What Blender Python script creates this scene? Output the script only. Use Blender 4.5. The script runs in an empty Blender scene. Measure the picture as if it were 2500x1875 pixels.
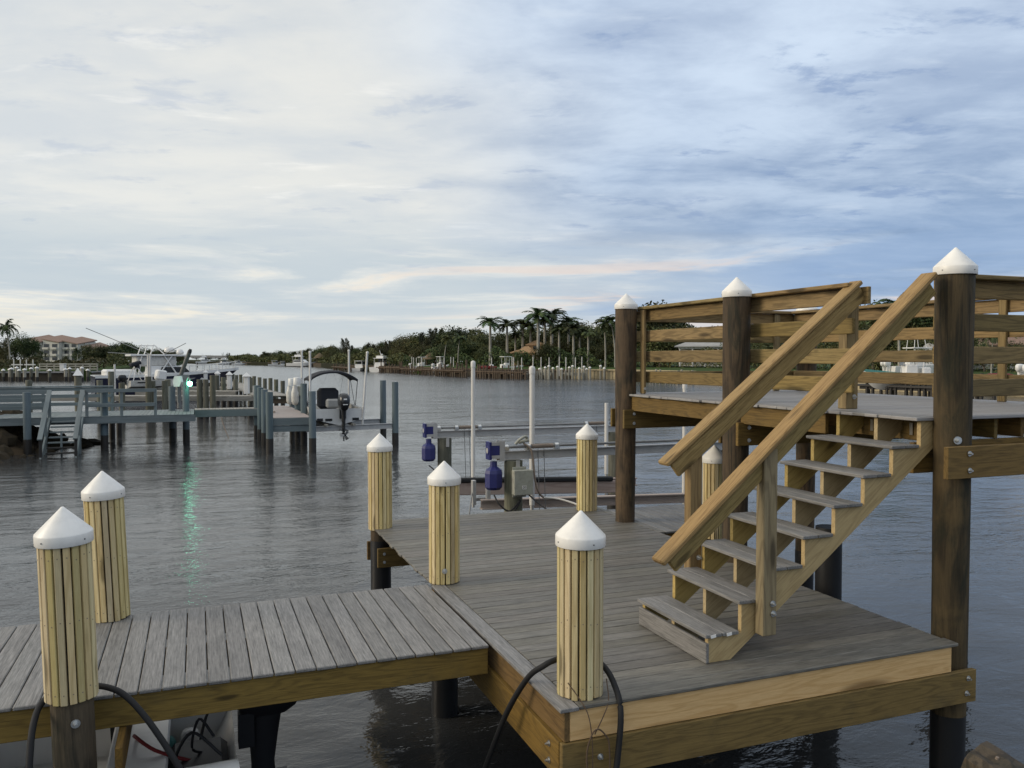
import bpy, bmesh, math, random
import numpy as np
from mathutils import Vector, Matrix

random.seed(7)
R = math.radians
SC = bpy.context.scene
COL = SC.collection

# ------------------------------------------------------------------ camera
# X runs along the walkways (to the right), Y runs away from the shore, z = 0 is the lower deck top
PHI = R(20.95)
CAM_Z = 2.1
WATER = -1.25
cam = bpy.data.cameras.new('camera')
cam.sensor_width = 36.0
cam.lens = 36.0 * 2012 / 2500
cam.clip_start = 0.05
cam.clip_end = 6000
camo = bpy.data.objects.new('camera', cam)
COL.objects.link(camo)
camo.location = (0, 0, CAM_Z)
camo.rotation_euler = (R(90 - 1.75), 0, -PHI)
SC.camera = camo
SC.render.resolution_x, SC.render.resolution_y = 1024, 768
FWD = Vector((math.sin(PHI), math.cos(PHI), 0))
RGT = Vector((math.cos(PHI), -math.sin(PHI), 0))

def at(x, d, z=0.0):
    """ground point d metres ahead on the bearing whose column in the 2500 px wide photograph is x"""
    return FWD * d + RGT * ((x - 1250) / 2012 * d) + Vector((0, 0, z))

# ------------------------------------------------------------------ sky
SUN_BEAR = -100.0     # degrees from the view axis, negative is left
SUN_EL = 20.0
sun_az = PHI + R(SUN_BEAR)            # clockwise from +Y
sun_dir = Vector((math.sin(sun_az) * math.cos(R(SUN_EL)), math.cos(sun_az) * math.cos(R(SUN_EL)), math.sin(R(SUN_EL))))
world = bpy.data.worlds.new('World')
SC.world = world
world.use_nodes = True
wt = world.node_tree
wt.nodes.clear()

class NT:
    """tiny helper for writing node trees"""
    def __init__(s, tree): s.t = tree
    def n(s, typ, **kw):
        nd = s.t.nodes.new(typ)
        for k, v in kw.items():
            if k.startswith('i_'):
                key = k[2:]
                key = int(key) if key.isdigit() else key.replace('_', ' ')
                s.put(nd, key, v)
            else:
                setattr(nd, k, v)
        return nd
    def put(s, nd, key, v):
        sock = nd.inputs[key]
        if hasattr(v, 'is_output') or isinstance(v, bpy.types.NodeSocket):
            s.t.links.new(v, sock)
        elif isinstance(v, bpy.types.Node):
            s.t.links.new(v.outputs[0], sock)
        else:
            if sock.type == 'RGBA' and len(v) == 3: v = (*v, 1)
            sock.default_value = v
    def math(s, op, a, b=0.0, c=None, clamp=False):
        nd = s.n('ShaderNodeMath', operation=op, use_clamp=clamp)
        s.put(nd, 0, a); s.put(nd, 1, b)
        if c is not None: s.put(nd, 2, c)
        return nd.outputs[0]
    def vmath(s, op, a, b=(0, 0, 0)):
        nd = s.n('ShaderNodeVectorMath', operation=op)
        s.put(nd, 0, a); s.put(nd, 1, b)
        return nd.outputs['Value'] if op == 'DOT_PRODUCT' else nd.outputs[0]
    def ramp(s, v, lo, hi, a=0.0, b=1.0, smooth=True):
        nd = s.n('ShaderNodeMapRange', interpolation_type='SMOOTHSTEP' if smooth else 'LINEAR', clamp=True)
        s.put(nd, 0, v); s.put(nd, 1, lo); s.put(nd, 2, hi); s.put(nd, 3, a); s.put(nd, 4, b)
        return nd.outputs[0]
    def mix(s, f, a, b, mode='MIX'):
        nd = s.n('ShaderNodeMix', data_type='RGBA', blend_type=mode)
        s.put(nd, 0, f); s.put(nd, 6, a); s.put(nd, 7, b)
        return nd.outputs[2]
    def noise(s, vec, scale, detail=4.0, rough=0.55, dist=0.0, out=0, dim='3D'):
        nd = s.n('ShaderNodeTexNoise', noise_dimensions=dim)
        s.put(nd, 'Vector', vec); s.put(nd, 'Scale', scale); s.put(nd, 'Detail', detail)
        s.put(nd, 'Roughness', rough); s.put(nd, 'Distortion', dist)
        return nd.outputs[out]
    def xyz(s, x, y, z=0.0):
        nd = s.n('ShaderNodeCombineXYZ')
        s.put(nd, 0, x); s.put(nd, 1, y); s.put(nd, 2, z)
        return nd.outputs[0]

W = NT(wt)
dirv = W.n('ShaderNodeTexCoord').outputs['Generated']
u = W.n('ShaderNodeSeparateXYZ', i_0=dirv).outputs[2]
f = W.vmath('DOT_PRODUCT', dirv, tuple(FWD))
r = W.vmath('DOT_PRODUCT', dirv, tuple(RGT))
uu = W.math('ADD', W.math('MAXIMUM', u, 0.0), 0.10)
px_ = W.math('DIVIDE', r, uu)
py_ = W.math('DIVIDE', f, uu)
plane = W.xyz(px_, py_, 0.0)                       # the cloud layer seen from below
nish = W.n('ShaderNodeTexSky', sky_type='NISHITA', sun_disc=False)
nish.sun_elevation = R(SUN_EL)
nish.sun_rotation = sun_az
nish.air_density = 1.0
nish.dust_density = 1.5
nish.ozone_density = 2.0
K = 10.0                                            # cloud radiance is given in units of the 0.1 sky strength
def cl(rr, g, b): return (rr * K, g * K, b * K, 1)
warp = W.noise(plane, 0.9, 3.0, 0.5, 0.0, 1)
pw = W.vmath('ADD', plane, W.vmath('MULTIPLY', W.vmath('SUBTRACT', warp, (0.5, 0.5, 0.5)), (0.38, 0.38, 0.0)))
big = W.noise(plane, 0.45, 2.0, 0.5)                # broad unevenness of the veil
med = W.noise(W.vmath('MULTIPLY', pw, (0.9, 1.15, 1.0)), 1.25, 8.0, 0.60)
fin = W.noise(W.vmath('MULTIPLY', pw, (0.9, 1.35, 1.0)), 4.2, 6.0, 0.62)
# towards the sun (left) the veil is cream, away from it blue; higher up more blue shows
side = W.math('ADD', W.math('ADD', r, W.math('MULTIPLY', W.math('SUBTRACT', big, 0.5), 0.75)), W.math('MULTIPLY', W.math('SUBTRACT', u, 0.17), 0.75))
warm = W.ramp(side, 0.30, -0.16)
low = W.ramp(u, 0.36, 0.10)
light = W.mix(warm, W.mix(low, cl(0.60, 0.70, 0.83), cl(0.43, 0.525, 0.665)), cl(0.735, 0.735, 0.70))
dark = W.mix(warm, W.mix(low, cl(0.37, 0.455, 0.60), cl(0.165, 0.255, 0.42)), cl(0.53, 0.58, 0.63))
tone = W.math('ADD', W.ramp(med, 0.36, 0.66, smooth=True), W.math('MULTIPLY', W.math('SUBTRACT', fin, 0.5), 0.42), clamp=True)
tone = W.math('MULTIPLY', tone, W.mix(warm, (0.95, 0.95, 0.95, 1), (0.62, 0.62, 0.62, 1)))
veil = W.mix(tone, light, dark)
veil = W.mix(W.ramp(u, 0.45, 0.85), veil, cl(0.84, 0.855, 0.86))
sky = W.mix(0.90, nish.outputs[0], veil)
# small ragged flecks of darker cloud
fle = W.math('MULTIPLY', W.ramp(fin, 0.53, 0.66), W.ramp(W.noise(plane, 1.5, 2.0, 0.5), 0.44, 0.58))
fle = W.math('MULTIPLY', fle, W.ramp(u, 0.05, 0.12))
sky = W.mix(W.math('MULTIPLY', fle, 0.52), sky, W.mix(warm, cl(0.17, 0.26, 0.45), cl(0.43, 0.49, 0.58)))
# bright thin edges
bri = W.noise(W.vmath('MULTIPLY', pw, (1.0, 2.4, 1.0)), 1.7, 7.0, 0.6)
bri = W.math('MULTIPLY', W.ramp(bri, 0.58, 0.72), W.ramp(u, 0.05, 0.14))
sky = W.mix(W.math('MULTIPLY', bri, 0.5), sky, W.mix(warm, cl(0.56, 0.64, 0.74), cl(0.84, 0.83, 0.79)))
# layered bands above the horizon: slate streaks with cream and pink gaps
bandv = W.xyz(W.math('MULTIPLY', r, 1.7), W.math('MULTIPLY', u, 17.0), W.math('MULTIPLY', f, 1.7))
b1 = W.noise(bandv, 1.5, 6.0, 0.60, 0.45)
bm = W.math('MULTIPLY', W.ramp(u, 0.0, 0.035), W.ramp(u, 0.20, 0.10))
slate = W.mix(warm, cl(0.27, 0.38, 0.56), cl(0.46, 0.53, 0.58))
sky = W.mix(W.math('MULTIPLY', W.math('MULTIPLY', W.ramp(b1, 0.40, 0.56), bm), 0.85), sky, slate)
bb = W.math('MULTIPLY', W.ramp(b1, 0.46, 0.36), W.math('MULTIPLY', W.ramp(u, 0.015, 0.045), W.ramp(u, 0.14, 0.085)))
sky = W.mix(W.math('MULTIPLY', bb, 0.85), sky, W.mix(W.ramp(r, -0.35, 0.05), cl(0.84, 0.77, 0.63), cl(0.70, 0.59, 0.53)))
# pale haze right on the horizon
hz = W.ramp(u, 0.07, 0.0)
sky = W.mix(W.math('MULTIPLY', hz, 0.75), sky, W.mix(warm, cl(0.42, 0.50, 0.60), cl(0.52, 0.56, 0.57)))
bg = W.n('ShaderNodeBackground', i_0=sky, i_1=0.1)
wo = W.n('ShaderNodeOutputWorld', i_0=bg.outputs[0])

# ------------------------------------------------------------------ sun (low, far behind cloud: very soft)
sun = bpy.data.lights.new('sun', 'SUN')
sun.energy = 1.5
sun.angle = R(25)
sun.color = (1.0, 0.86, 0.66)
suno = bpy.data.objects.new('sun', sun)
COL.objects.link(suno)
suno.rotation_euler = sun_dir.to_track_quat('Z', 'Y').to_euler()

SC.view_settings.view_transform = 'Standard'
SC.view_settings.look = 'None'
SC.view_settings.gamma = 1.0
SC.view_settings.exposure = 0.25
SC.cycles.max_bounces = 6
SC.cycles.diffuse_bounces = 3
SC.cycles.glossy_bounces = 3
SC.cycles.transmission_bounces = 3
SC.cycles.caustics_reflective = False
SC.cycles.caustics_refractive = False
SC.cycles.use_denoising = True

# ------------------------------------------------------------------ object helpers
def wm(o):
    m = o.matrix_basis.copy()
    if o.parent: return wm(o.parent) @ o.matrix_parent_inverse @ m
    return m
def link(o, parent=None):
    COL.objects.link(o)
    if parent is not None:
        o.parent = parent
        o.matrix_parent_inverse = wm(parent).inverted()
    return o
def tag(o, label=None, cat=None, group=None, kind=None):
    if label: o['label'] = label
    if cat: o['category'] = cat
    if group: o['group'] = group
    if kind: o['kind'] = kind
    return o
ORD = ['first', 'second', 'third', 'fourth', 'fifth', 'sixth', 'seventh', 'eighth', 'ninth', 'tenth', 'eleventh', 'twelfth', 'thirteenth', 'fourteenth', 'fifteenth', 'sixteenth', 'seventeenth', 'eighteenth', 'nineteenth', 'twentieth']
def thing(name, label, cat, loc=(0, 0, 0), group=None):
    o = bpy.data.objects.new(name, None)
    o.empty_display_size = 0.2
    o.location = loc
    link(o)
    return tag(o, label, cat, group)
def copy_tree(o, parent=None):
    c = o.copy()
    COL.objects.link(c)
    if parent is not None: c.parent = parent
    for ch in o.children: copy_tree(ch, c)
    return c
def mkobj(name, mesh, mat, parent=None, m=None):
    o = bpy.data.objects.new(name, mesh)
    if mat is not None and len(mesh.materials) == 0: mesh.materials.append(mat)
    if m is not None: o.matrix_basis = m
    return link(o, parent)

class MB:
    """collects simple shapes into one mesh"""
    def __init__(s): s.v, s.f, s.sm = [], [], []
    def add(s, vs, fs, smooth=False):
        k = len(s.v)
        s.v += [tuple(q) for q in vs]
        s.f += [tuple(i + k for i in q) for q in fs]
        s.sm += [smooth] * len(fs)
        return s
    def box(s, c, size, rz=0.0, ry=0.0, rx=0.0):
        hx, hy, hz = size[0] / 2, size[1] / 2, size[2] / 2
        m = Matrix.Rotation(rz, 3, 'Z') @ Matrix.Rotation(ry, 3, 'Y') @ Matrix.Rotation(rx, 3, 'X')
        vs = [Vector(c) + m @ Vector((x, y, z)) for x in (-hx, hx) for y in (-hy, hy) for z in (-hz, hz)]
        return s.add(vs, [(0, 1, 3, 2), (4, 6, 7, 5), (0, 4, 5, 1), (2, 3, 7, 6), (0, 2, 6, 4), (1, 5, 7, 3)])
    def hexa(s, vs): # 8 corners: bottom 4 (ccw), top 4
        return s.add(vs, [(3, 2, 1, 0), (4, 5, 6, 7), (0, 1, 5, 4), (1, 2, 6, 5), (2, 3, 7, 6), (3, 0, 4, 7)])
    def cyl(s, p0, p1, r0, r1=None, n=12, caps=True):
        if r1 is None: r1 = r0
        p0, p1 = Vector(p0), Vector(p1)
        q = (p1 - p0).normalized().to_track_quat('Z', 'Y')
        vs = []
        for p, r_ in ((p0, r0), (p1, r1)):
            for i in range(n):
                a = 2 * math.pi * i / n
                vs.append(p + q @ Vector((math.cos(a) * r_, math.sin(a) * r_, 0)))
        s.add(vs, [(i, (i + 1) % n, n + (i + 1) % n, n + i) for i in range(n)], True)
        if caps:
            s.add(vs[:n], [tuple(range(n - 1, -1, -1))])
            s.add(vs[n:], [tuple(range(n))])
        return s
    def lathe(s, prof, c=(0, 0, 0), n=24, smooth=True):
        c = Vector(c); vs = []; fs = []
        for (r_, z) in prof:
            for i in range(n):
                a = 2 * math.pi * i / n
                vs.append(c + Vector((math.cos(a) * r_, math.sin(a) * r_, z)))
        for j in range(len(prof) - 1):
            for i in range(n):
                fs.append((j * n + i, j * n + (i + 1) % n, (j + 1) * n + (i + 1) % n, (j + 1) * n + i))
        return s.add(vs, fs, smooth)
    def tube(s, pts, rad, n=8):
        pts = [Vector(p) for p in pts]
        vs, fs = [], []
        up = Vector((0.123, 0.456, 0.88)).normalized()
        for i, p in enumerate(pts):
            d = (pts[min(i + 1, len(pts) - 1)] - pts[max(i - 1, 0)]).normalized()
            a = d.cross(up)
            if a.length < 1e-4: a = d.cross(Vector((1, 0, 0)))
            a.normalize(); b = d.cross(a)
            r_ = rad(i / (len(pts) - 1)) if callable(rad) else rad
            for k in range(n):
                t = 2 * math.pi * k / n
                vs.append(p + (a * math.cos(t) + b * math.sin(t)) * r_)
        for i in range(len(pts) - 1):
            for k in range(n):
                fs.append((i * n + k, i * n + (k + 1) % n, (i + 1) * n + (k + 1) % n, (i + 1) * n + k))
        s.add(vs, fs, True)
        s.add(vs[:n], [tuple(range(n))]); s.add(vs[-n:], [tuple(range(n - 1, -1, -1))])
        return s
    def grid(s, rows, smooth=True, closed=False):
        """rows: list of equally long point lists"""
        n = len(rows[0]); vs = [p for row in rows for p in row]; fs = []
        for j in range(len(rows) - 1):
            for i in range(n - (0 if closed else 1)):
                fs.append((j * n + i, j * n + (i + 1) % n, (j + 1) * n + (i + 1) % n, (j + 1) * n + i))
        return s.add(vs, fs, smooth)
    def mesh(s, name='mesh'):
        me = bpy.data.meshes.new(name)
        me.from_pydata(s.v, [], s.f)
        me.polygons.foreach_set('use_smooth', s.sm)
        me.update()
        return me
    def build(s, name, mat, parent=None, fix=False):
        me = s.mesh(name)
        if fix:
            bm = bmesh.new(); bm.from_mesh(me)
            bmesh.ops.remove_doubles(bm, verts=bm.verts, dist=1e-5)
            bmesh.ops.recalc_face_normals(bm, faces=bm.faces)
            bm.to_mesh(me); bm.free()
        return mkobj(name, me, mat, parent)

def spline(pts, n=8):
    """Catmull-Rom through pts"""
    P = [Vector(p) for p in pts]
    P = [P[0] * 2 - P[1]] + P + [P[-1] * 2 - P[-2]]
    out = []
    for i in range(1, len(P) - 2):
        for k in range(n):
            t = k / n
            a, b, c, d = P[i - 1], P[i], P[i + 1], P[i + 2]
            out.append(0.5 * ((2 * b) + (c - a) * t + (2 * a - 5 * b + 4 * c - d) * t * t + (3 * b - a - 3 * c + d) * t ** 3))
    out.append(P[-2])
    return out

_cb = {}
def cbox_mesh(sx, sy, sz, ch=0.004):
    """box with chamfered edges, centred, local X is the long (grain) axis"""
    key = (round(sx, 3), round(sy, 3), round(sz, 4), ch)
    if key in _cb: return _cb[key]
    hx, hy, hz = sx / 2, sy / 2, sz / 2
    c = min(ch, hx * .45, hy * .45, hz * .45)
    vs, idx = [], {}
    for X in (-1, 1):
        for Y in (-1, 1):
            for Z in (-1, 1):
                for ax in range(3):
                    p = [X * (hx - c), Y * (hy - c), Z * (hz - c)]
                    p[ax] = (X * hx, Y * hy, Z * hz)[ax]
                    idx[(X, Y, Z, ax)] = len(vs); vs.append(p)
    fs = []
    def q(a, b, c_, d): fs.append((a, b, c_, d))
    for ax in range(3):
        o1, o2 = [k for k in range(3) if k != ax]
        for sgn in (-1, 1):
            loop = []
            for (a, b) in ((-1, -1), (1, -1), (1, 1), (-1, 1)):
                t = [0, 0, 0]; t[ax] = sgn; t[o1] = a; t[o2] = b
                loop.append(idx[(*t, ax)])
            fs.append(tuple(loop))
        for a in (-1, 1):
            for b in (-1, 1):
                # edge along ax at (o1=a, o2=b)
                t0 = [0, 0, 0]; t0[o1] = a; t0[o2] = b
                e = []
                for (sgn, axx) in ((-1, o1), (1, o1), (1, o2), (-1, o2)):
                    t = list(t0); t[ax] = sgn
                    e.append(idx[(*t, axx)])
                fs.append(tuple(e))
    for X in (-1, 1):
        for Y in (-1, 1):
            for Z in (-1, 1):
                fs.append((idx[(X, Y, Z, 0)], idx[(X, Y, Z, 1)], idx[(X, Y, Z, 2)]))
    me = bpy.data.meshes.new('board')
    me.from_pydata(vs, [], fs)
    bm = bmesh.new(); bm.from_mesh(me)
    bmesh.ops.recalc_face_normals(bm, faces=bm.faces)
    bm.to_mesh(me); bm.free()
    _cb[key] = me
    return me

_cbm = {}
def board(name, mat, parent, p0, p1, w, t, up=(0, 0, 1), ch=0.004):
    """plank from p0 to p1 (centre line); w across, t thick along 'up'"""
    p0, p1 = Vector(p0), Vector(p1)
    d = p1 - p0; L = d.length; d.normalize()
    upv = Vector(up); side = upv.cross(d).normalized(); upv = d.cross(side)
    m = Matrix((d, side, upv)).transposed().to_4x4()
    m.translation = (p0 + p1) / 2
    key = (round(L, 3), round(w, 3), round(t, 4), ch, mat.name)
    if key not in _cbm:
        _cbm[key] = cbox_mesh(L, w, t, ch).copy()
    return mkobj(name, _cbm[key], mat, parent, m)

# ------------------------------------------------------------------ materials
MATS = {}
def new_mat(name, rough=0.6, spec=0.4):
    m = bpy.data.materials.new(name); m.use_nodes = True
    t = NT(m.node_tree)
    b = m.node_tree.nodes['Principled BSDF']
    b.inputs['Roughness'].default_value = rough
    b.inputs['Specular IOR Level'].default_value = spec
    MATS[name] = m
    return m, t, b
def plain(name, col, rough=0.5, spec=0.5, metal=0.0, dirt=0.12, dscale=6.0, bump=0.0):
    m, t, b = new_mat(name, rough, spec)
    tc = t.n('ShaderNodeTexCoord').outputs['Object']
    rnd = t.n('ShaderNodeObjectInfo').outputs['Random']
    v = t.vmath('ADD', tc, t.xyz(t.math('MULTIPLY', rnd, 31.0), t.math('MULTIPLY', rnd, 17.0), t.math('MULTIPLY', rnd, 43.0)))
    n1 = t.noise(v, dscale, 5.0, 0.65)
    k = t.math('MULTIPLY', t.ramp(n1, 0.35, 0.8), dirt * 2)
    dark = tuple(c * 0.45 + 0.01 for c in col)
    c = t.mix(k, col, dark)
    t.put(b, 'Base Color', c)
    b.inputs['Metallic'].default_value = metal
    t.put(b, 'Roughness', t.math('ADD', t.math('MULTIPLY', n1, 0.15), rough - 0.07))
    if bump:
        bp = t.n('ShaderNodeBump', i_Height=n1, i_Strength=bump, i_Distance=0.01)
        t.put(b, 'Normal', bp.outputs[0])
    return m
def wood(name, light, dark, axis='X', ring=1.0, knots=1.0, vary=0.18, rough=0.72, streak=0.5, stain=None, gscale=1.0, greenish=0.0, bump=0.25, ringw=0.27, kr=(0.36, 0.96), stain2=None, sat=(0.83, 0.35)):
    """grain along one local axis; every board gets its own slice of tree"""
    m, t, b = new_mat(name, rough, 0.3)
    tc = t.n('ShaderNodeTexCoord').outputs['Object']
    rnd = t.n('ShaderNodeObjectInfo').outputs['Random']
    off = t.xyz(t.math('MULTIPLY', rnd, 131.0), t.math('MULTIPLY', rnd, 57.0), t.math('MULTIPLY', rnd, 83.0))
    v = t.vmath('ADD', tc, off)
    sc = {'X': (0.10, 1, 1), 'Z': (1, 1, 0.10), 'Y': (1, 0.10, 1)}[axis]
    vs = t.vmath('MULTIPLY', v, tuple(q * gscale for q in sc))
    body = t.noise(vs, 6.5, 2.0, 0.5, 0.4)
    rings = t.math('SINE', t.math('MULTIPLY', body, 62.0 * ring))
    rings = t.ramp(rings, -0.2, 1.0)
    fine = t.noise(vs, 75.0, 3.0, 0.7)
    sf = {'X': (0.02, 1, 1), 'Z': (1, 1, 0.02), 'Y': (1, 0.02, 1)}[axis]
    hair = t.noise(t.vmath('MULTIPLY', v, sf), 190.0, 2.0, 0.6)
    k = t.math('ADD', t.math('MULTIPLY', rings, ringw), t.math('MULTIPLY', t.math('ADD', fine, hair), streak))
    k = t.ramp(k, kr[0], kr[1], smooth=False)
    c = t.mix(k, light, dark)
    if knots > 0:
        kv = {'X': (1.3, 6, 6), 'Z': (6, 6, 1.3), 'Y': (6, 1.3, 6)}[axis]
        vo = t.n('ShaderNodeTexVoronoi', feature='F1'); t.put(vo, 'Vector', t.vmath('MULTIPLY', v, kv)); t.put(vo, 'Scale', 0.9)
        kd = t.math('ADD', vo.outputs['Distance'], t.math('MULTIPLY', t.math('SUBTRACT', fine, 0.5), 0.10))
        kc = tuple(q * 0.35 for q in dark)
        c = t.mix(t.math('MULTIPLY', t.ramp(kd, 0.19 * knots, 0.08 * knots), 0.75), c, kc)
    if stain:
        sn = t.noise(v, 2.3, 5.0, 0.65)
        c = t.mix(t.math('MULTIPLY', t.ramp(sn, 0.5, 0.72), stain[1]), c, stain[0])
    if stain2:
        sn2 = t.noise(t.vmath('MULTIPLY', v, (1.0, 1.0, 0.35)), 4.5, 6.0, 0.7, 0.5)
        c = t.mix(t.math('MULTIPLY', t.ramp(sn2, 0.47, 0.68), stain2[1]), c, stain2[0])
    hs = t.n('ShaderNodeHueSaturation')
    t.put(hs, 'Color', c)
    t.put(hs, 'Value', t.math('ADD', t.math('MULTIPLY', rnd, vary * 2), 1 - vary))
    r2 = t.math('FRACT', t.math('MULTIPLY', rnd, 17.31))
    t.put(hs, 'Saturation', t.math('ADD', t.math('MULTIPLY', r2, sat[1]), sat[0]))
    r3 = t.math('FRACT', t.math('MULTIPLY', rnd, 7.77))
    t.put(hs, 'Hue', t.math('ADD', t.math('MULTIPLY', r3, 0.02 + greenish), 0.490))
    t.put(b, 'Base Color', hs.outputs[0])
    bp = t.n('ShaderNodeBump', i_Height=t.math('ADD', fine, t.math('MULTIPLY', hair, 0.6)), i_Strength=bump, i_Distance=0.004)
    t.put(b, 'Normal', bp.outputs[0])
    return m

wood('deck_brown', (0.235, 0.219, 0.188), (0.066, 0.061, 0.051), ring=0.4, knots=0, vary=0.15, rough=0.55, streak=0.72, ringw=0.06, kr=(0.5, 1.0))
wood('deck_grey', (0.275, 0.265, 0.25), (0.085, 0.083, 0.080), ring=0.4, knots=0, vary=0.15, rough=0.55, streak=0.75, ringw=0.08, kr=(0.5, 1.06))
wood('deck_upper', (0.33, 0.32, 0.31), (0.20, 0.19, 0.185), ring=0.4, knots=0, vary=0.08, rough=0.6, ringw=0.1)
wood('batten', (0.64, 0.53, 0.29), (0.38, 0.285, 0.125), axis='Z', ring=0.6, knots=0.9, vary=0.20, ringw=0.2, greenish=0.0)
wood('fascia', (0.74, 0.515, 0.225), (0.50, 0.305, 0.095), ring=0.8, knots=1.9, vary=0.03, sat=(0.98, 0.04), gscale=1.4, ringw=0.2)
wood('beam', (0.215, 0.138, 0.050), (0.072, 0.046, 0.018), ring=0.9, knots=0.7, vary=0.15, stain=((0.06, 0.05, 0.03), 0.4), sat=(1.0, 0.15), gscale=1.5, ringw=0.2)
wood('rail', (0.275, 0.20, 0.092), (0.085, 0.060, 0.027), ring=0.9, knots=1.1, vary=0.18, stain=((0.10, 0.085, 0.04), 0.3), gscale=1.4, ringw=0.22, sat=(1.0, 0.12))
wood('handrail', (0.40, 0.285, 0.125), (0.17, 0.112, 0.045), ring=0.9, knots=0.8, vary=0.06, ringw=0.15, streak=0.62, bump=0.5, gscale=1.5, sat=(1.02, 0.08))
wood('stringer', (0.50, 0.385, 0.19), (0.28, 0.20, 0.088), gscale=1.5, ringw=0.18, ring=0.8, knots=1.0, vary=0.08)
wood('post', (0.28, 0.21, 0.098), (0.14, 0.098, 0.045), axis='X', ring=0.9, knots=0.9, vary=0.1)
wood('pile_brown', (0.105, 0.075, 0.043), (0.020, 0.016, 0.011), axis='Z', ring=0.5, knots=0.8, vary=0.1, stain=((0.15, 0.105, 0.055), 0.5), bump=0.8, stain2=((0.020, 0.024, 0.016), 0.75))
wood('pile_grey', (0.16, 0.155, 0.115), (0.075, 0.075, 0.055), axis='Z', ring=0.4, knots=0.4, vary=0.18, stain=((0.07, 0.085, 0.05), 0.6), bump=0.6)
wood('grey_timber', (0.34, 0.32, 0.28), (0.18, 0.17, 0.15), ring=0.4, knots=0.3, vary=0.12)
wood('blue_paint', (0.185, 0.212, 0.212), (0.125, 0.150, 0.152), ring=0.2, knots=0.0, vary=0.10, rough=0.6)
wood('blue_pile', (0.135, 0.175, 0.19), (0.09, 0.122, 0.135), axis='Z', ring=0.2, knots=0.0, vary=0.12, rough=0.6)
wood('pink_deck', (0.36, 0.315, 0.29), (0.26, 0.225, 0.21), ring=0.3, knots=0.0, vary=0.08)
wood('bunk', (0.42, 0.335, 0.285), (0.28, 0.21, 0.175), ring=0.4, knots=0.3, vary=0.05, stain=((0.28, 0.2, 0.17), 0.5))
plain('pile_black', (0.012, 0.012, 0.013), 0.45, 0.4, dirt=0.3)
plain('wet_pile', (0.030, 0.026, 0.022), 0.5, 0.4, dirt=0.4, dscale=4)
plain('cap_white', (0.86, 0.84, 0.79), 0.38, 0.5, dirt=0.15, dscale=7)
plain('steel', (0.62, 0.62, 0.60), 0.32, 0.5, metal=0.9, dirt=0.15, dscale=20)
plain('aluminium', (0.50, 0.49, 0.47), 0.5, 0.5, metal=0.45, dirt=0.2)
plain('pipe_grey', (0.22, 0.22, 0.215), 0.5, 0.5, metal=0.3, dirt=0.3)
plain('rusty', (0.24, 0.19, 0.15), 0.7, 0.3, dirt=0.4)
plain('motor_blue', (0.018, 0.022, 0.125), 0.42, 0.5, dirt=0.10)
plain('pvc', (0.66, 0.64, 0.60), 0.45, 0.4, dirt=0.10, dscale=2)
plain('box_grey', (0.36, 0.36, 0.30), 0.6, 0.4, dirt=0.35, dscale=9)
plain('black', (0.012, 0.012, 0.014), 0.55, 0.4, dirt=0.1)
plain('gloss_black', (0.014, 0.015, 0.017), 0.22, 0.5, dirt=0.05)
plain('rubber', (0.016, 0.016, 0.017), 0.7, 0.3, dirt=0.2, dscale=20, bump=0.2)
plain('gelcoat', (0.72, 0.71, 0.68), 0.3, 0.5, dirt=0.08)
plain('gelcoat_dirty', (0.62, 0.60, 0.55), 0.4, 0.5, dirt=0.3, dscale=5)
plain('navy', (0.012, 0.014, 0.035), 0.2, 0.6, dirt=0.1)
plain('glass_dark', (0.02, 0.025, 0.03), 0.08, 0.6, dirt=0.0)
plain('canvas_grey', (0.30, 0.30, 0.29), 0.8, 0.2, dirt=0.15)
plain('canvas_dark', (0.028, 0.030, 0.036), 0.8, 0.2, dirt=0.15)
plain('cord_brown', (0.11, 0.075, 0.05), 0.8, 0.2)
plain('red', (0.16, 0.015, 0.015), 0.6, 0.3)
plain('teal', (0.10, 0.30, 0.30), 0.3, 0.5)
plain('teal_dark', (0.02, 0.13, 0.19), 0.4, 0.5)
plain('pale_green', (0.44, 0.53, 0.48), 0.35, 0.5)
plain('stucco', (0.56, 0.54, 0.48), 0.85, 0.2, dirt=0.1, dscale=1.0)
plain('stucco_tan', (0.50, 0.33, 0.17), 0.85, 0.2, dirt=0.15, dscale=1.0)
plain('roof_tan', (0.42, 0.27, 0.15), 0.8, 0.2, dirt=0.25, dscale=3.0)
plain('roof_tile', (0.27, 0.185, 0.145), 0.8, 0.2, dirt=0.3, dscale=3.0)
plain('thatch', (0.15, 0.115, 0.075), 0.95, 0.1, dirt=0.4, dscale=3.0, bump=0.5)
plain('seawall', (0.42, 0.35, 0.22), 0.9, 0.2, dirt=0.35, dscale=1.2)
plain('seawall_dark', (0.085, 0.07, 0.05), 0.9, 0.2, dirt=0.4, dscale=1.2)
plain('far_wood', (0.12, 0.09, 0.065), 0.9, 0.2, dirt=0.3, dscale=1.0)
plain('far_wood_pale', (0.36, 0.34, 0.28), 0.9, 0.2, dirt=0.3, dscale=1.0)
plain('concrete', (0.34, 0.34, 0.33), 0.9, 0.2, dirt=0.2, dscale=1.0)
plain('grass', (0.045, 0.075, 0.018), 0.95, 0.1, dirt=0.5, dscale=0.4)
plain('wood_floor', (0.026, 0.028, 0.014), 0.95, 0.1, dirt=0.4, dscale=0.5)
plain('soil', (0.075, 0.055, 0.035), 0.95, 0.1, dirt=0.4, dscale=2.0, bump=0.5)
plain('rock', (0.050, 0.038, 0.022), 0.9, 0.2, dirt=0.6, dscale=2.5, bump=0.8)
plain('tree_trunk', (0.16, 0.135, 0.105), 0.9, 0.2, dirt=0.3, dscale=2.0)
plain('palm_trunk', (0.36, 0.34, 0.29), 0.85, 0.2, dirt=0.3, dscale=1.5)
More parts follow.
